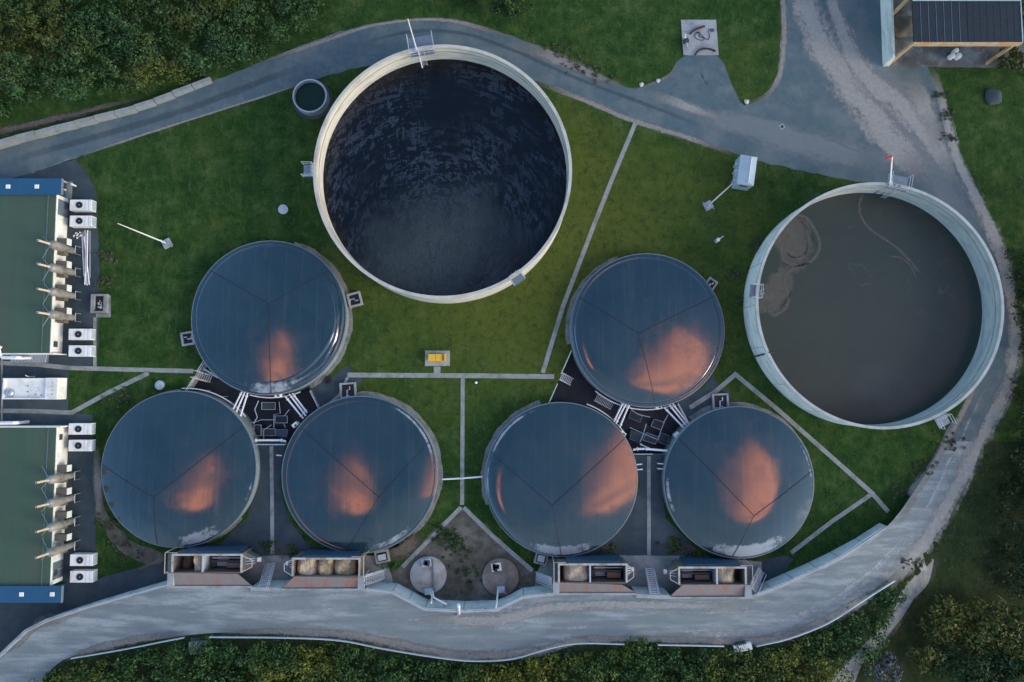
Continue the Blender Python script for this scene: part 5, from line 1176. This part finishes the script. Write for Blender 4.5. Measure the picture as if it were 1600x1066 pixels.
pipe([(1000, 694), (1015, 701)], -.4, .08, 'thin white pipe slanting across the lower end of the right pump yard')
pipe([(691, 749), (722, 747.5), (754, 745)], .8, .10, 'thin pale pipe spanning the grass between two domes', group=None)
def arc(k, a0, a1, off, z, n=16):
    cx, cy, rr, _ = D[k]; return [Vector((cx+(rr+off)*math.cos(R(a0+(a1-a0)*i/n)), cy+(rr+off)*math.sin(R(a0+(a1-a0)*i/n)), z)) for i in range(n+1)]
for k, a0, a1, lb in (('A', -105, -68, 'white pipe curving round the foot of the wrinkled dome in the pump yard'), ('B', 93, 40, 'white pipe curving round the top right of the dome by the lower building'), ('D', -130, -70, 'white pipe curving round the foot of the dome between the open tanks'), ('E', 70, 35, 'white pipe curving round the top right of the dome with the big orange reflection')):
    P = arc(k, a0, a1, .35, .1); t = thing('ring_pipe', P[0], lb, 'pipe', 'curved pipes round the domes'); MB().tube(P, .08, 7).build('tube', 'pipewhite', t, True)
    for i in range(1, len(P), 4): MB().tube([P[i]-Vector((0, 0, 1.0)) if False else Vector((P[i].x, P[i].y, ZP)), P[i]], .035, 5).build('support', 'rail', t)
for (x, y, an, lb) in ((377, 663, -.6, 'small white control box on the dome wall left of the left pump yard'), (460, 664, .7, 'small white control box on the dome wall right of the left pump yard'), (974, 678, -.6, 'small white control box on the dome wall left of the right pump yard'), (1059, 680, .7, 'small white control box on the dome wall right of the right pump yard'), (433, 618, 0, 'small white control box under the wrinkled dome'), (1030, 636, .1, 'small white control box under the dome between the open tanks')):
    c = W(x, y, 1.0); t = thing('control_box', (c.x, c.y, 0), lb, 'control box', 'control boxes on the domes'); MB().obox(c.x, c.y, -.1, .9, .7, .45, an).build('box', 'white', t); MB().obox(c.x+.1, c.y-.05, 0.9, .94, .3, .2, an).build('label_plate', 'darkbox', t); MB().obox(c.x, c.y, ZP, -.1, .12, .12, an).build('stand', 'rail', t)
def plate(poly, z, label, mat='pit', edge=True):
    P = [W(x, y, z) for x, y in poly]; c = sum(P, Vector())/len(P); t = thing('pit_cover', (c.x, c.y, ZP), label, 'cover', 'covers in the pump yards')
    MB().prism([p[:2] for p in P], z-.08, z).build('plate', mat, t)
    m = MB()
    for i in range(len(P)): m.tube([P[i]+Vector((0, 0, .02)), P[(i+1) % len(P)]+Vector((0, 0, .02))], .03, 5)
    m.build('edge_bar', 'rail' if edge else 'grate', t)
    m = MB()
    for p in P: q = p.lerp(c, .05); m.box(q.x-.05, q.x+.05, q.y-.05, q.y+.05, ZP, z-.08)
    m.build('legs', 'darkbox', t)
for i, (q, r_, z_) in enumerate([([(404, 626), (398, 640), (402, 652), (396, 662)], .06, -.6), ([(436, 628), (438, 646), (428, 648), (428, 668)], .05, -.8), ([(452, 640), (440, 655), (446, 668)], .05, -.7), ([(382, 660), (398, 660), (408, 656), (432, 656)], .05, -1.0), ([(412, 686), (412, 672), (424, 664)], .05, -.9)]):
    pipe(q, z_, r_, ['thin bent pipe at the upper left of the left pump yard floor', 'thin cranked pipe down the middle of the left pump yard floor', 'thin bent pipe at the right of the left pump yard floor', 'thin pipe running across the left pump yard floor', 'short thin pipe at the bottom of the left pump yard floor'][i], 'rail', 'thin pipes on the pump yard floors', flange=False)
for i, (q, r_, z_) in enumerate([([(986, 640), (998, 648), (1016, 652)], .05, -.8), ([(1010, 662), (1004, 682), (1000, 690)], .05, -.7), ([(1036, 664), (1028, 686), (1040, 692)], .05, -.7), ([(1044, 648), (1036, 662)], .06, -.6), ([(984, 668), (1006, 678), (1030, 688), (1043, 697)], .05, -.9)]):
    pipe(q, z_, r_, ['thin slanted pipe at the top of the right pump yard floor', 'thin pipe left of the middle of the right pump yard floor', 'thin cranked pipe right of the middle of the right pump yard floor', 'short thin pipe at the right of the right pump yard floor', 'long thin pipe slanting across the right pump yard floor'][i], 'rail', 'thin pipes on the pump yard floors', flange=False)
plate([(409, 629), (430, 629), (430, 640), (409, 640)], -.6, 'dark rectangular cover at the top of the left pump yard', 'yard')
plate([(397, 664), (408, 664), (408, 681), (397, 681)], -.8, 'dark cover at the lower left of the left pump yard', 'pit')
plate([(409, 670), (430, 670), (430, 681), (409, 681)], -.9, 'dark cover at the bottom middle of the left pump yard', 'yard')
plate([(430, 650), (449, 650), (449, 661), (430, 661)], -.5, 'dark cover right of centre in the left pump yard', 'pit')
plate([(431, 671), (450, 671), (448, 683), (431, 681)], -.7, 'dark cover at the lower right of the left pump yard', 'hopblue', False)
plate([(986, 673), (1006, 680), (1001, 693), (984, 686)], -.7, 'dark slanted cover at the lower left of the right pump yard', 'yard', False)
plate([(1010, 676), (1029, 683), (1024, 694), (1005, 688)], -.9, 'dark slanted cover at the bottom middle of the right pump yard', 'yard')
plate([(1033, 676), (1046, 681), (1042, 696), (1028, 691)], -.6, 'dark slanted cover at the lower right of the right pump yard', 'pit', False)
plate([(986, 642), (1004, 648), (1000, 660), (982, 653)], -.8, 'dark slanted cover at the upper left of the right pump yard', 'pit', False)
plate([(1022, 655), (1038, 660), (1033, 672), (1017, 666)], -.8, 'dark slanted cover right of centre in the right pump yard', 'pit')
for a, b, lb in (((400, 622), (400, 636), 'thin rail'),): pass
railing([(288, 613), (303, 589)], 0, 'short railing along the left edge of the left pump yard, below the stairs', posts=1.0); railing([(307, 581), (320, 561)], 0, 'short railing along the left edge of the left pump yard, above the stairs', posts=1.0)
railing([(856, 634), (871, 600)], 0, 'railing along the left edge of the right pump yard, below the stairs', posts=1.2, r=.05); railing([(877, 584), (893, 548)], 0, 'railing along the left edge of the right pump yard, above the stairs', posts=1.2, r=.05)
railing([(484, 611), (500, 643)], 0, 'railing on the right edge of the left pump yard', posts=1.0); railing([(1060, 631), (1078, 664)], 0, 'railing on the right edge of the right pump yard', posts=1.0)
railing([(398, 695), (446, 695)], 0, 'railing along the lower edge of the left pump yard', posts=1.2, r=.045); railing([(991, 710), (1020, 710)], 0, 'railing along the lower edge of the right pump yard', posts=1.2, r=.03)
a, b = W(931, 621, -.3), W(957, 635, -.3); c = (a+b)/2; t = thing('walkway', (c.x, c.y, ZP), 'ladder-like grating walkway in the upper left of the right pump yard', 'walkway'); f = (b-a).normalized(); s_ = Vector((-f.y, f.x, 0))
for k in (-1, 1): MB().beam(a+s_*.45*k, b+s_*.45*k, .06, .12).build('side_bar', 'rail', t)
m = MB()
for k in range(12): p = a.lerp(b, (k+.5)/12); m.beam(p-s_*.43, p+s_*.43, .05, .04)
m.build('rungs', 'rail', t); m = MB(); [m.box(p.x-.05, p.x+.05, p.y-.05, p.y+.05, ZP, -.36) for p in (a, b)]; m.build('legs', 'darkbox', t)
for i, (x, y) in enumerate([(398, 715), (398, 722), (436, 712), (999, 726), (1000, 734), (1032, 725), (1032, 733)]):
    w = W(x, y, .5); sx = -1 if i in (0, 1, 3, 4) else 1; o = MB().tube([(w.x+.35*sx, w.y, .5), (w.x-.3*sx, w.y+.05, .5), (w.x-.3*sx, w.y+.05, .05)], .08, 7).build('outlet_pipe', 'pipewhite', None, True)
    tag(o, ['upper white stub pipe on the left dome below the left pump yard', 'lower white stub pipe on the left dome below the left pump yard', 'white stub pipe on the right dome below the left pump yard', 'upper white stub pipe on the left dome below the right pump yard', 'lower white stub pipe on the left dome below the right pump yard', 'upper white stub pipe on the right dome below the right pump yard', 'lower white stub pipe on the right dome below the right pump yard'][i], 'pipe', 'stub pipes on the domes')
p = W(325, 577, .2); tag(MB().tube([W(322, 571, .2), W(319, 577, .5), W(330, 583, .7), W(341, 590, .4)], .14, 8).build('bent_pipe', 'steel', None, True), 'thick bent steel pipe beside the stairs of the left pump yard', 'pipe')
CLOUDS = [((.38, -.11, .20, .20, .3, .88, 1.0), 1.0), ((-.315, -.15, .095, .18, 0, .85, 1.0), .95)]
CLOUD_E = 1.7; VEIL_E = .12; SUN_E = .7; EXPOSURE = 1.75; SKY_EL = 10; OZ = 2.8; SUN_LAMP = 20
# ------------------------------------------------------------------ vegetation
def leaf_mesh(name, clumps, mat, parent=None, size=(.16, .34), per=90, flat=.5):
    """clumps: rows of x, y, z, radius; many small leaf faces on and inside each clump's shell"""
    C = np.array(clumps, float); n = np.maximum(24, (per*(C[:, 3]/1.2)**2).astype(int)); idx = np.repeat(np.arange(len(C)), n); M_ = len(idx)
    v = rng.normal(size=(M_, 3)); v /= np.linalg.norm(v, axis=1)[:, None]; v[:, 2] = np.abs(v[:, 2])*1.05-.12
    rad = C[idx, 3]*(.55+.5*rng.random(M_)**.6)
    c = C[idx, :3]+v*rad[:, None]*np.array([1, 1, .8])
    nr = v+rng.normal(size=(M_, 3))*.75; nr /= np.linalg.norm(nr, axis=1)[:, None]
    t = np.cross(nr, rng.normal(size=(M_, 3))); t /= np.linalg.norm(t, axis=1)[:, None]; b = np.cross(nr, t)
    s = size[0]+(size[1]-size[0])*rng.random(M_); s2 = s*(.35+.25*rng.random(M_))
    q = np.stack([c-t*s[:, None], c+b*s2[:, None]+nr*s2[:, None]*.3, c+t*s[:, None], c-b*s2[:, None]+nr*s2[:, None]*.3], 1).reshape(-1, 3)
    if parent: o0 = base_of(parent); q = q-np.array(o0)
    me = bpy.data.meshes.new(name); me.vertices.add(len(q)); me.vertices.foreach_set('co', q.ravel())
    me.loops.add(4*M_); me.loops.foreach_set('vertex_index', np.arange(4*M_)); me.polygons.add(M_); me.polygons.foreach_set('loop_start', np.arange(0, 4*M_, 4))
    me.update(calc_edges=True); me.materials.append(MT[mat])
    o = bpy.data.objects.new(name, me); COL.objects.link(o)
    if parent: o.parent = parent
    return o
def poly_clumps(poly, n, rlo, rhi, zlo, zhi, gz=True, tall=None):
    xs = [p[0] for p in poly]; ys = [p[1] for p in poly]; out = []
    while len(out) < n:
        x, y = random.uniform(min(xs), max(xs)), random.uniform(min(ys), max(ys))
        if not inside((x, y), poly): continue
        g = G(x, y); r = random.uniform(rlo, rhi)
        h = random.uniform(zlo, zhi)
        if tall: h *= tall(x, y)
        out.append((g.x, g.y, g.z+h, r))
    return out
nw = [(-70, -70), (512, -70), (508, 20), (494, 40), (460, 62), (410, 86), (330, 116), (270, 134), (205, 148), (170, 152), (120, 157), (60, 164), (0, 186), (-70, 205)]
cl = poly_clumps(nw, 900, .45, 1.0, .0, 1.6)+poly_clumps(nw, 120, .9, 1.9, 1.0, 2.4)+poly_clumps(nw, 160, .3, .7, 2.0, 3.6)
tag(leaf_mesh('thicket', cl, 'leaf_nw', None, (.11, .25), 105), 'dense dark green scrub with yellowish patches filling the upper left corner', 'scrub', None, 'stuff')
su = [(60, 1060), (74, 1050), (122, 1036), (200, 1022), (296, 1004), (330, 1004), (440, 1003), (520, 1006), (600, 1020), (680, 1034), (740, 1040), (800, 1038), (850, 1024), (900, 1014), (970, 1010), (985, 1000), (1014, 1000), (1040, 1014), (1130, 1016), (1190, 1014), (1240, 1002), (1300, 978), (1350, 942), (1392, 914), (1412, 905), (1418, 925), (1395, 950), (1370, 985), (1330, 1020), (1300, 1060), (1280, 1120), (40, 1130)]
cl = poly_clumps(su, 1300, .45, .95, .0, 1.3)+poly_clumps([(p[0], p[1]+26) if p[1] < 1100 else p for p in su], 230, .6, 1.2, .9, 2.2)
tag(leaf_mesh('hedge_bank', cl, 'leaf_s', None, (.11, .25), 100), 'dense green hedge with yellow patches along the bottom below the guard rails', 'hedge', None, 'stuff')
def tree(name, px, z, r, mat, label, cat='tree', h=None, spread=None, n=26, size=(.14, .32), group=None, per=90):
    g = G(px[0], px[1]); t = thing(name, g, label, cat, group); hh = h or z; m = MB()
    m.tube([g+Vector((0, 0, -.2)), g+Vector((.1, .05, hh*.4)), g+Vector((.15, -.1, hh*.85))], [.05*r+.06, .04*r+.04, .03], 8)
    for k in range(5):
        a = k*1.256+random.random(); e = g+Vector((math.cos(a)*r*.6, math.sin(a)*r*.6, hh*random.uniform(.6, .85))); m.tube([g+Vector((.1, 0, hh*.35)), g.lerp(e, .6)+Vector((0, 0, hh*.12)), e], [.05*r, .03*r, .015], 5)
    m.build('trunk', 'bark', t)
    cl = []
    for k in range(n):
        a = random.uniform(0, 6.283); d = r*math.sqrt(random.random())*(spread or 1); zz = hh*(.35+.6*(1-(d/r)**2*.7)*random.uniform(.55, 1.05))
        cl.append((g.x+d*math.cos(a)*random.uniform(.85, 1.1), g.y+d*math.sin(a), g.z+zz, random.uniform(.28, .5)*r*.75))
    leaf_mesh('crown', cl, mat, t, size, per)
tree('tree', (793, 4), 3.5, 3.0, 'leaf_green', 'round dark green tree at the top edge right of the tall white mast', n=34)
tree('tree', (736, -8), 2.6, 2.0, 'leaf_dark', 'small dark tree at the top edge beside the rounder green tree', n=22)
tree('bush', (1462, 962), 2.6, 2.7, 'leaf_yellow', 'yellowish bush at the left tip of the cluster in the bottom right corner', 'bush', n=34)
tree('bush', (1522, 968), 3.0, 3.2, 'leaf_yellow', 'large yellow-green bush in the bottom right corner, largest of the cluster', 'bush', n=40)
tree('bush', (1575, 985), 3.0, 3.0, 'leaf_yellow', 'yellow-green bush at the right edge in the bottom right corner', 'bush', n=34)
tree('bush', (1440, 1012), 2.4, 2.4, 'leaf_yellow', 'small rusty yellow bush at the lower left of the bottom right cluster', 'bush', n=28)
tree('bush', (1500, 1034), 3.0, 3.6, 'leaf_green', 'dark green bush at the bottom edge below the yellow-green bushes', 'bush', n=44)
tree('bush', (1570, 1046), 3.0, 3.2, 'leaf_green', 'dark green bush in the very bottom right corner', 'bush', n=36)
tree('bush', (1374, 1040), 2.0, 2.1, 'leaf_grey', 'silvery grey bush at the bottom edge beside the puddled path', 'bush', n=26)
tree('bush', (1566, 98), 2.4, 1.8, 'leaf_yellow', 'yellow-green bush growing against the right end of the open shed', 'bush', n=30)
tree('bush', (1568, 40), 3.0, 2.2, 'leaf_yellow', 'yellow-green bush behind the right edge of the shed roof', 'bush', n=26)
dk = [(1566, 380), (1580, 460), (1592, 540), (1580, 620), (1572, 700), (1548, 790), (1540, 860), (1560, 930), (1640, 930), (1640, 380)]
tag(leaf_mesh('undergrowth', poly_clumps(dk, 170, .5, 1.1, .0, 1.2), 'leaf_dark', None, (.12, .28), 80), 'dark undergrowth along the right edge of the picture', 'undergrowth', None, 'stuff')
tree('tree', (1590, -10), 6.0, 3.2, 'leaf_dark', 'dark tree at the top right corner behind the shed', n=30)
for x, y, h, r, lb in ((1606, 120, 5.5, 2.6, 'dark tree at the right edge below the open shed'), (1618, 330, 6, 3.2, 'dark tree at the right edge level with the top of the sludge tank'), (1622, 440, 6, 3.2, 'dark tree at the right edge level with the middle of the sludge tank'), (1612, 560, 7, 3.4, 'dark tree at the right edge level with the lower sludge tank'), (1600, 690, 7, 3.6, 'tall dark tree at the right edge just below the sludge tank'), (1604, 790, 7, 3.4, 'dark tree at the right edge level with the road bend'), (1590, 878, 6, 3.2, 'dark tree at the right edge above the yellow bushes')):
    tree('tree', (x, y), h, r, 'leaf_dark', lb, n=34, group='dark trees along the right edge')
def plants(name, spots, mat, label, per=1, r=(.18, .45), size=(.06, .16)):
    cl = []
    for x, y, n, s_ in spots:
        for k in range(n):
            g = G(x+random.gauss(0, s_), y+random.gauss(0, s_*.6)); rr = random.uniform(*r); cl.append((g.x, g.y, g.z+.05, rr))
    tag(leaf_mesh(name, cl, mat, None, size, 160), label, 'weeds', None, 'stuff')
plants('weeds', [(1052, 852, 26, 9), (1080, 866, 20, 9), (428, 858, 10, 9), (415, 850, 6, 6), (345, 862, 14, 10), (455, 862, 10, 8), (950, 862, 16, 9), (700, 840, 26, 12), (715, 856, 20, 12), (690, 826, 16, 8), (663, 926, 7, 4), (735, 900, 22, 18), (600, 884, 5, 8)], 'leaf_s', 'patchy low weeds growing between the domes and the hoppers')
plants('rough_grass', [(170, 400, 30, 9), (165, 440, 26, 8), (190, 620, 24, 12), (210, 650, 24, 14), (1470, 150, 20, 6), (1478, 180, 20, 7), (1484, 215, 16, 6), (1160, 470, 30, 6), (1150, 430, 20, 6), (1185, 380, 30, 9), (1480, 690, 26, 14), (1440, 730, 30, 12), (1410, 770, 20, 10), (905, 100, 26, 14), (940, 118, 14, 10), (870, 76, 16, 10), (170, 820, 24, 8), (190, 850, 20, 10), (200, 870, 16, 12), (1420, 880, 20, 10), (1380, 930, 16, 10)], 'leaf_dry', 'dry grey-green tufts at the edges of the grass', r=(.10, .26), size=(.05, .13))

# ------------------------------------------------------------------ sky, sun, exposure
world = bpy.data.worlds.new('World'); S.world = world; world.use_nodes = True
nt = world.node_tree; bg = nt.nodes['Background']; out = nt.nodes['World Output']
SUN_EL, SUN_AZ = R(SKY_EL), R(108)
sky = nt.nodes.new('ShaderNodeTexSky'); sky.sky_type = 'NISHITA'; sky.sun_disc = False; sky.sun_elevation = SUN_EL; sky.sun_rotation = SUN_AZ; sky.air_density = 1.0; sky.dust_density = .6; sky.ozone_density = OZ
L(nt, sky.outputs[0], bg.inputs[0]); bg.inputs[1].default_value = .15
tc = nt.nodes.new('ShaderNodeTexCoord'); sx = nt.nodes.new('ShaderNodeSeparateXYZ'); L(nt, tc.outputs['Generated'], sx.inputs[0])
zc = math_(nt, 'MAXIMUM', sx.outputs[2], .06)
u = math_(nt, 'DIVIDE', sx.outputs[0], zc); v = math_(nt, 'DIVIDE', sx.outputs[1], zc)
cb = nt.nodes.new('ShaderNodeCombineXYZ'); L(nt, u, cb.inputs[0]); L(nt, v, cb.inputs[1])
wn = N(nt, 'ShaderNodeTexNoise', Scale=4.6, Detail=4, Roughness=.5); L(nt, cb.outputs[0], wn.inputs['Vector'])
wo = nt.nodes.new('ShaderNodeVectorMath'); wo.operation = 'SUBTRACT'; L(nt, wn.outputs['Color'], wo.inputs[0]); wo.inputs[1].default_value = (.5, .5, .5)
ws = nt.nodes.new('ShaderNodeVectorMath'); ws.operation = 'MULTIPLY_ADD'; L(nt, wo.outputs[0], ws.inputs[0]); ws.inputs[1].default_value = (.28, .28, 0); L(nt, cb.outputs[0], ws.inputs[2])
mpb = nt.nodes.new('ShaderNodeMapping'); mpb.inputs['Rotation'].default_value = (0, 0, .6); mpb.inputs['Scale'].default_value = (6, 13, 1); L(nt, ws.outputs[0], mpb.inputs[0])
wb = N(nt, 'ShaderNodeTexNoise', Scale=1.0, Detail=5, Roughness=.6); L(nt, mpb.outputs[0], wb.inputs['Vector'])
breaks = math_(nt, 'ADD', .3, math_(nt, 'MULTIPLY', sm(nt, wb.outputs['Fac'], .38, .54), .7))     # streaks through the clouds
def cloud(cu, cv, ru, rv, rot, lo, hi):
    mp = nt.nodes.new('ShaderNodeMapping'); mp.vector_type = 'TEXTURE'; mp.inputs['Location'].default_value = (cu, cv, 0); mp.inputs['Rotation'].default_value = (0, 0, rot); mp.inputs['Scale'].default_value = (ru, rv, 1)
    L(nt, ws.outputs[0], mp.inputs[0])
    ln = nt.nodes.new('ShaderNodeVectorMath'); ln.operation = 'LENGTH'; L(nt, mp.outputs[0], ln.inputs[0])
    dt = nt.nodes.new('ShaderNodeVectorMath'); dt.operation = 'DOT_PRODUCT'; L(nt, mp.outputs[0], dt.inputs[0]); dt.inputs[1].default_value = (.75, -.66, 0)
    body = math_(nt, 'SUBTRACT', 1.0, sm(nt, ln.outputs['Value'], lo, hi))
    return math_(nt, 'MULTIPLY', body, math_(nt, 'ADD', .12, math_(nt, 'MULTIPLY', sm(nt, dt.outputs['Value'], -.8, .35), .88)))   # lit on its south-eastern side
up = sm(nt, sx.outputs[2], .05, .3)
mask = None
for args, st_ in CLOUDS:
    c_ = math_(nt, 'MULTIPLY', cloud(*args), st_)
    mask = c_ if mask is None else math_(nt, 'ADD', mask, c_)
mask = math_(nt, 'MULTIPLY', math_(nt, 'MULTIPLY', mask, breaks), up)
bc = nt.nodes.new('ShaderNodeBackground'); bc.inputs[0].default_value = (1.0, .30, .075, 1); L(nt, math_(nt, 'MULTIPLY', mask, CLOUD_E), bc.inputs[1])
# grey-pink cloud veil over the south-eastern half of the sky
veil = math_(nt, 'MULTIPLY', sm(nt, math_(nt, 'SUBTRACT', math_(nt, 'MULTIPLY', u, .55), math_(nt, 'ADD', v, math_(nt, 'MULTIPLY', math_(nt, 'SUBTRACT', wn.outputs['Fac'], .5), 1.2))), -.15, .8), up)
bv_ = nt.nodes.new('ShaderNodeBackground'); bv_.inputs[0].default_value = (.85, .84, .55, 1); L(nt, math_(nt, 'MULTIPLY', veil, VEIL_E), bv_.inputs[1])
a1 = nt.nodes.new('ShaderNodeAddShader'); a2 = nt.nodes.new('ShaderNodeAddShader')
L(nt, bg.outputs[0], a1.inputs[0]); L(nt, bc.outputs[0], a1.inputs[1]); L(nt, a1.outputs[0], a2.inputs[0]); L(nt, bv_.outputs[0], a2.inputs[1]); L(nt, a2.outputs[0], out.inputs['Surface'])
sun = bpy.data.lights.new('sun', 'SUN'); sun.energy = SUN_E; sun.angle = R(22); sun.color = (1.0, .92, .70)
so_ = bpy.data.objects.new('sun', sun); COL.objects.link(so_); el = R(SUN_LAMP)
dv = Vector((math.sin(SUN_AZ)*math.cos(el), math.cos(SUN_AZ)*math.cos(el), math.sin(el))); so_.rotation_euler = dv.to_track_quat('Z', 'Y').to_euler(); so_.location = (60, -20, 60)
S.view_settings.view_transform = 'Standard'; S.view_settings.look = 'None'; S.view_settings.gamma = 1; S.view_settings.exposure = EXPOSURE; S.view_settings.use_curve_mapping = False
S.cycles.use_denoising = True
S.cycles.max_bounces = 6; S.cycles.transparent_max_bounces = 24
